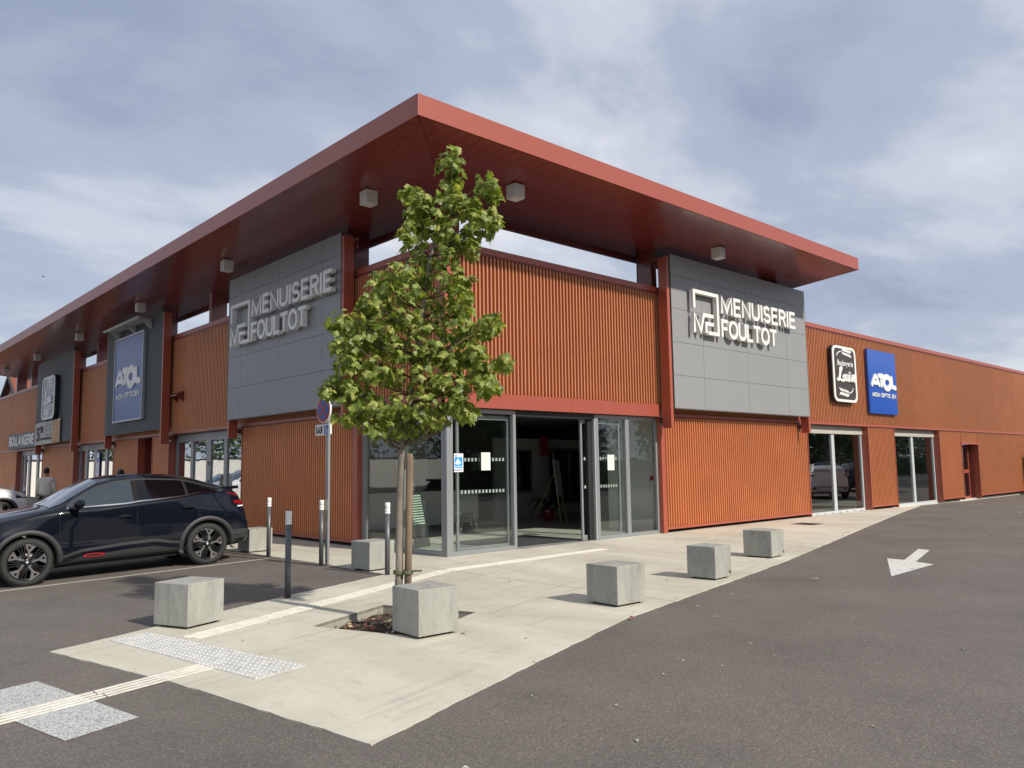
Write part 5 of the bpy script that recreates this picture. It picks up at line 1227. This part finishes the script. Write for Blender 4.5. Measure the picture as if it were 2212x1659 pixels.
for k in range(20):
    a = k*2.4; ln = .45+.35*((k*37) % 10)/10; b = MB(); G = []
    for i in range(7):
        u = i/6; r_ = ln*u; z_ = .34+.75*u*(1-.35*u)*((k % 3)*.25+.75)-.55*u*u*u; w_ = .045*math.sin(math.pi*min(.98, u*.85+.12)); c_, s_ = math.cos(a), math.sin(a)
        G.append([(r_*c_-w_*s_, r_*s_+w_*c_, z_), (r_*c_, r_*s_, z_-.012), (r_*c_+w_*s_, r_*s_-w_*c_, z_)])
    b.grid(G); b.build('leaf', pg, t, recalc=False)
t = empty('display_board', (.75, 1.75, .01), R(20)); tag(t, 'leaning display board with pale green strips inside the left glazing', 'display board')
b = MB(lambda x, y, z: (x, y+.22*z, z)); b.box(-.25, .25, -.015, .015, 0, 1.1).build('board', mat('board_dark', (.04, .05, .05), .5), t)
for k in range(12): b = MB(lambda x, y, z: (x, y+.22*z, z)); b.box(-.20, .20, -.022, -.016, .45+k*.05, .475+k*.05).build('strip', mat('strip_green', (.5, .62, .5), .5), t)
t = empty('inner_column', (.95, 2.35, .01)); tag(t, 'slanted pale post standing inside the left glazing', 'post'); MB().tube([(.12, 0, 0), (-.25, .05, 2.78)], .06, 8).build('shaft', mat('inner_post', (.55, .58, .54), .6), t)
t = empty('wall_switches', (6.59, .35, 1.2)); tag(t, 'small green and red boxes on the wall behind the right glazing', 'switch')
MB().box(-.03, 0, .0, .08, 0, .09).build('green_box', mat('box_green', (.01, .18, .08), .5), t); MB().box(-.035, 0, .1, .2, 0, .1).build('red_box', mat('box_red', (.4, .01, .01), .5), t); MB().box(-.03, 0, .02, .1, .28, .37).build('white_box', letter_m, t)

# ------------------------------------------------------------------ people
def skin_mesh(name, verts, edges, radii, m, parent, sub=2):
    me = bpy.data.meshes.new(name); me.from_pydata(verts, edges, []); o = bpy.data.objects.new(name, me); COL.objects.link(o)
    md = o.modifiers.new('skin', 'SKIN'); md.use_smooth_shade = True
    for i, r_ in enumerate(radii):
        v = me.skin_vertices[0].data[i]; v.radius = (r_, r_) if not isinstance(r_, tuple) else r_; v.use_root = (i == 0)
    ss = o.modifiers.new('sub', 'SUBSURF'); ss.levels = sub; ss.render_levels = sub
    dg = bpy.context.evaluated_depsgraph_get(); m2 = bpy.data.meshes.new_from_object(o.evaluated_get(dg)); bpy.data.objects.remove(o)
    m2.name = name; m2.polygons.foreach_set('use_smooth', [True]*len(m2.polygons)); return link(name, m2, parent, m)
skin_c = mat('skin', (.36, .19, .12), .55); hair_c = mat('hair_black', (.010, .008, .008), .45, bump=.5, bscale=90)
def person(x, y, rz, label, shirt_c, trouser_c, h=1.74, stride=.16):
    k = h/1.75; t = empty('person', (x, y, gz(x, y)+.008), rz); t.scale = (k, k, k); tag(t, label, 'person', None)
    s = stride
    # faces +y locally
    V = [(0, 0, .95), (0, 0, 1.12), (0, .005, 1.30), (0, 0, 1.42), (0, .01, 1.50), (0, .015, 1.57), (0, .02, 1.66),
         (.16, 0, 1.40), (.22, -.02, 1.14), (.24, .06, .90), (.245, .10, .82), (-.16, 0, 1.40), (-.22, .04, 1.14), (-.24, .12, .92), (-.245, .17, .85),
         (.09, 0, .90), (.10, s*.5, .50), (.10, s*.6-.05, .10), (.10, s*.6+.10, .03), (-.09, 0, .90), (-.10, -s*.4, .50), (-.10, -s*1.1, .12), (-.10, -s*1.1+.12, .03)]
    E = [(0, 1), (1, 2), (2, 3), (3, 4), (4, 5), (5, 6), (3, 7), (7, 8), (8, 9), (9, 10), (3, 11), (11, 12), (12, 13), (13, 14), (0, 15), (15, 16), (16, 17), (17, 18), (0, 19), (19, 20), (20, 21), (21, 22)]
    Rd = [(.15, .11), (.13, .10), (.15, .11), (.12, .09), .052, .055, .05, .055, .045, .034, .028, .055, .045, .034, .028, .085, .058, .042, .04, .085, .058, .042, .04]
    body = skin_mesh('body', V, E, Rd, skin_c, t)
    hd = bmesh.new(); bmesh.ops.create_icosphere(hd, subdivisions=3, radius=1)
    for v in hd.verts:
        c = v.co; c.x *= .076*(1-.16*max(0, -c.z)); c.y *= .095; c.z *= .115
        if c.y > .08 and abs(c.x) < .018 and -.03 < c.z < .02: c.y += .022
        if c.y > .05 and -.06 < c.z < -.04: c.y -= .004
        if c.y > .07 and .0 < c.z < .025 and .02 < abs(c.x) < .05: c.y -= .008
    for f in hd.faces: f.smooth = True
    me = bpy.data.meshes.new('head'); hd.to_mesh(me); hd.free(); o = link('head', me, t, skin_c); o.location = (0, .02, 1.635); o.rotation_euler.z = R(-25)
    for sx in (-1, 1):
        e_ = bmesh.new(); bmesh.ops.create_icosphere(e_, subdivisions=2, radius=1)
        for v in e_.verts: v.co.x *= .010; v.co.y *= .018; v.co.z *= .030
        me = bpy.data.meshes.new('ear'); e_.to_mesh(me); e_.free(); ea = link('ear', me, o, skin_c); ea.location = (sx*.078, -.005, -.01)
    hr = bmesh.new(); bmesh.ops.create_icosphere(hr, subdivisions=3, radius=1)
    for v in hr.verts:
        c = v.co; n_ = 1+.05*noise.noise(c*4); c.x *= .086*n_; c.y *= .104*n_; c.z *= .122*n_
        if c.y > .045 and c.z < .045: c.y = .045-(c.y-.045)*.3
        if c.z < -.05: c.z = -.05+(c.z+.05)*.25
    for f in hr.faces: f.smooth = True
    me = bpy.data.meshes.new('hair'); hr.to_mesh(me); hr.free(); hh = link('hair', me, o, hair_c); hh.location = (0, -.012, .018)
    Vs = [(0, 0, .84), (0, 0, 1.12), (0, .005, 1.30), (0, 0, 1.43), (0, .008, 1.475), (.16, 0, 1.40), (.225, -.02, 1.16), (.243, .05, .93), (-.16, 0, 1.40), (-.225, .04, 1.16), (-.243, .11, .94)]
    skin_mesh('shirt', Vs, [(0, 1), (1, 2), (2, 3), (3, 4), (3, 5), (5, 6), (6, 7), (3, 8), (8, 9), (9, 10)], [(.215, .165), (.195, .145), (.20, .15), (.15, .11), (.075, .07), .085, .072, .060, .085, .072, .060], shirt_c, t)
    Vt = [(0, 0, .98), (.09, 0, .88), (.10, s*.5, .50), (.10, s*.6-.05, .10), (-.09, 0, .88), (-.10, -s*.4, .50), (-.10, -s*1.1, .12)]
    skin_mesh('trousers', Vt, [(0, 1), (1, 2), (2, 3), (0, 4), (4, 5), (5, 6)], [(.17, .13), .105, .08, .065, .105, .08, .065], trouser_c, t)
    for q in ((.10, s*.6+.02), (-.10, -s*1.1+.06)): 
        b = MB().box(q[0]-.045, q[0]+.045, q[1]-.10, q[1]+.16, 0, .09); b.build('shoe', dark, t, bevel=.02)
    # five fingers on each relaxed hand
    for sx, hx, hy, hz_ in ((1, .247, .115, .80), (-1, -.247, .185, .83)):
        b = MB()
        for f_ in range(4): b.tube([(hx-sx*.004, hy+.024-.016*f_, hz_), (hx-sx*.010, hy+.026-.016*f_, hz_-.045), (hx-sx*.026, hy+.026-.016*f_, hz_-.07-.006*(f_ in (1, 2)))], [.009, .008, .006], 6)
        b.tube([(hx-sx*.005, hy+.03, hz_+.03), (hx-sx*.018, hy+.05, hz_-.005), (hx-sx*.026, hy+.052, hz_-.03)], [.010, .009, .007], 6); b.build('fingers', skin_c, t)
    return t
shirt = mat('linen_shirt', (.66, .62, .55), .85, var=.08, vscale=14, bump=.5, bscale=30); navy = mat('trousers_dark', (.03, .03, .035), .8)
person(-2.72, 16.6, R(-18), 'person with dark hair in a loose pale linen shirt seen from behind', shirt, navy, 1.74)
person(-2.1, 11.4, R(-60), 'person whose dark hair just shows above the black car roof', mat('dark_shirt', (.05, .05, .06), .8), navy, 1.63, .05)

# ------------------------------------------------------------------ house beyond the roof, left edge
hs = empty('tiled_house', (4.15, 62, 0)); tag(hs, 'old house with red tiled gable roof showing over the wall at the left', 'house')
hw = mat('house_render', (.40, .36, .30), .9, var=.1, vscale=1); tile = mat('roof_tile_red', (.24, .075, .05), .8, var=.25, vscale=4)
b = MB(); P = [(.3, -4.6), (.3, 4.6)]
b.box(.3, 14, -4.6, 4.6, 0, 6.3).build('wall', hw, hs)
b = MB(); g0 = [b.p(.3, y, z) for y, z in ((-4.6, 6.301), (4.6, 6.301), (0, 8.9))]; g1 = [b.p(14, y, z) for y, z in ((-4.6, 6.301), (4.6, 6.301), (0, 8.9))]
b.face(g0); b.face(g1[::-1]); b.build('gable', mat('gable_grey', (.26, .25, .22), .9), hs)
for sgn in (-1, 1):
    for k in range(18):
        u0, u1 = k/18, (k+1.08)/18; y0, z0 = sgn*5.0*(1-u0), 6.2+2.95*u0; y1, z1 = sgn*5.0*(1-u1), 6.2+2.95*u1
        b = MB(); lo = [b.p(x, y, z+q) for q in (0, .07) for x, y, z in ((0, y0, z0+.05), (14.3, y0, z0+.05), (14.3, y1, z1-.02), (0, y1, z1-.02))]
        for q in ((0, 3, 2, 1), (4, 5, 6, 7), (0, 1, 5, 4), (1, 2, 6, 5), (2, 3, 7, 6), (3, 0, 4, 7)): b.face([lo[z_] for z_ in q])
        b.build('tile_course', tile, hs)
for sgn in (-1, 1): MB().tube([(-.05, sgn*5.0, 6.2), (-.05, 0, 9.2)], .12, 5).build('verge', mat('verge_dark', (.06, .05, .045), .8), hs)

# ------------------------------------------------------------------ what the glass and the car paint reflect: the other side of the road
leafd = mat('hedge_leaf', (.03, .06, .015), .6, col2=(.075, .11, .03), vscale=1.5)
def far_tree(first=[]):
    rg = random.Random(5)
    t = empty('roadside_tree'); MB().tube([(0, 0, 0), (.1, 0, 2), (0, .1, 4.5)], [.22, .17, .08], 8).build('trunk', bark, t)
    b = MB(); cl = [(rg.uniform(-1.8, 1.8), rg.uniform(-1.8, 1.8), rg.uniform(2.4, 6.8), rg.uniform(.7, 1.5)) for _ in range(22)]
    for cx_, cy_, cz_, r_ in cl:
        for _ in range(85):
            u = Vector((rg.gauss(0, 1), rg.gauss(0, 1), rg.gauss(0, 1))).normalized()*r_*rg.uniform(.6, 1.05); p = Vector((cx_, cy_, cz_))+u
            a = Vector((rg.uniform(-1, 1), rg.uniform(-1, 1), rg.uniform(-1, 1))).normalized(); c = a.orthogonal().normalized(); s_ = rg.uniform(.10, .22)
            q = [p+a*s_, p+c*s_*.7, p-a*s_, p-c*s_*.7]; b.face([b.p(*w_) for w_ in q])
    b.build('crown', leafd, t, recalc=False, kind='stuff'); return t
ft = far_tree(); rg = random.Random(9); trees = []
spots = [(-46+i*7.2+rg.uniform(-1.5, 1.5), -31+rg.uniform(-3, 3)) for i in range(15)]+[(-44+i*6.6, 56+rg.uniform(-2, 2)) for i in range(6)]+[(62+i*7, -31) for i in range(8)]+[(45+i*5.5, -14.5-i*1.6) for i in range(7)]
for i, (x, y) in enumerate(spots):
    o = ft if i == 0 else dup(ft); o.location = (x, y, 0); o.rotation_euler.z = rg.uniform(0, 6); s_ = rg.uniform(.85, 1.3); o.scale = (s_, s_, s_)
    tag(o, 'dark leafy tree across the road, seen only as a reflection', 'tree', 'trees across the road')
wl = empty('boundary_wall', (-24, 49, 0), R(90)); tag(wl, 'long white boundary wall reflected in the left shop windows', 'wall')
MB().box(-.1, .1, -24, 24, -.2, 2.35).build('wall', mat('white_render', (.70, .68, .62), .85), wl); MB().box(-.16, .16, -24, 24, 2.351, 2.45).build('coping', dark, wl)
hg = empty('hedge', (0, -25, 0)); tag(hg, 'long clipped hedge across the road, seen only as a reflection', 'hedge')
b = MB(); rg = random.Random(4)
for _ in range(14000):
    p = Vector((rg.uniform(-45, 120), rg.choice((-.7, .7))+rg.uniform(-.15, .15), rg.uniform(0, 1.9))); a = Vector((rg.uniform(-1, 1), rg.uniform(-1, 1), rg.uniform(-1, 1))).normalized(); c = a.orthogonal().normalized(); s_ = rg.uniform(.12, .25)
    b.face([b.p(*w_) for w_ in (p+a*s_, p+c*s_*.7, p-a*s_, p-c*s_*.7)])
b.build('foliage', leafd, hg, recalc=False, kind='stuff'); MB().box(-45, 120, -.6, .6, 0, 1.8).build('core', mat('hedge_core', (.015, .025, .01), .9), hg)
of = empty('office_block', (10, -52, 0)); tag(of, 'brown office block across the road, seen only as a reflection in the glass', 'building')
MB().box(-35, 35, -6, 6, 0, 10).build('wall', mat('office_brown', (.10, .075, .065), .8), of)
wm = mat('office_window', (.03, .04, .05), .1); fm2 = mat('office_frame', (.45, .46, .46), .5)
for r_ in range(3):
    for c_ in range(16):
        f_ = MB().box(-33+c_*4.2, -30.2+c_*4.2, 6.001, 6.06, 1.2+r_*3, 3.1+r_*3).build('window', fm2, of); MB().box(-32.9+c_*4.2, -31.65+c_*4.2, 6.061, 6.08, 1.3+r_*3, 3.0+r_*3).box(-31.55+c_*4.2, -30.3+c_*4.2, 6.061, 6.08, 1.3+r_*3, 3.0+r_*3).build('pane', wm, f_)
# cars that show in the right hand shop windows
HATCH = [(r_[0]*.92, r_[1], r_[2]*.94, r_[3]*.93, r_[4]*.94, r_[5]*.98 if r_[0] > .2 else r_[5]*1.08, r_[6]*.95, r_[7]*.97 if r_[0] > .2 else r_[7]*1.09) for r_ in SUV]
make_car((26.0, -5.4, gz(24, -5)), R(-38), HATCH, paint_wht, 'white hatchback parked off to the right, reflected in the first white framed window', lights='tail', detail=False, wb=2.5)
make_car((34.5, -7.5, gz(30, -5)), R(-40), SUV, paint_blk, 'dark car parked beyond the white hatchback, reflected in the second window', lights='tail', detail=False)
make_car((-9.2, 28.5, -.15), R(5), SUV, mat('blue_car_paint', (.02, .07, .16), .3, coat=1, coat_rough=.03), 'blue car parked in the lot left of the frame, reflected in the shop glass', lights='tail', detail=False)

# ------------------------------------------------------------------ last small things
t = empty('poster', (0, 0, 0)); tag(t, 'tall blue poster with white ovals in the middle left shop window', 'poster')
MB(FRl).box(21.42, 21.84, -.078, -.070, .35, 2.33).build('sheet', blue_s, t)
for k in range(5): plate(FRl, [(.13*math.cos(2*math.pi*q/14), .11*math.sin(2*math.pi*q/14)) for q in range(14)], -.069, -.066, 'oval', letter_m, t, 21.63, .62+k*.40)
t = empty('bird', (4.97, 56.05, 16.4), R(20)); tag(t, 'small dark bird gliding high in the sky at the left', 'bird')
bm_d = mat('bird_dark', (.03, .03, .035), .8)
MB().tube([(-.10, 0, 0), (-.04, 0, .01), (.06, 0, .01), (.13, 0, 0)], [.006, .028, .024, .006], 7).build('body', bm_d, t)
for sg in (-1, 1):
    b = MB(); i0 = [b.p(*q) for q in ((-.03, 0, .02), (.04, 0, .02), (.05, sg*.12, .05), (-.02, sg*.24, .02), (-.04, sg*.12, .045))]; b.face(i0 if sg > 0 else i0[::-1]); b.build('wing', bm_d, t, recalc=False)
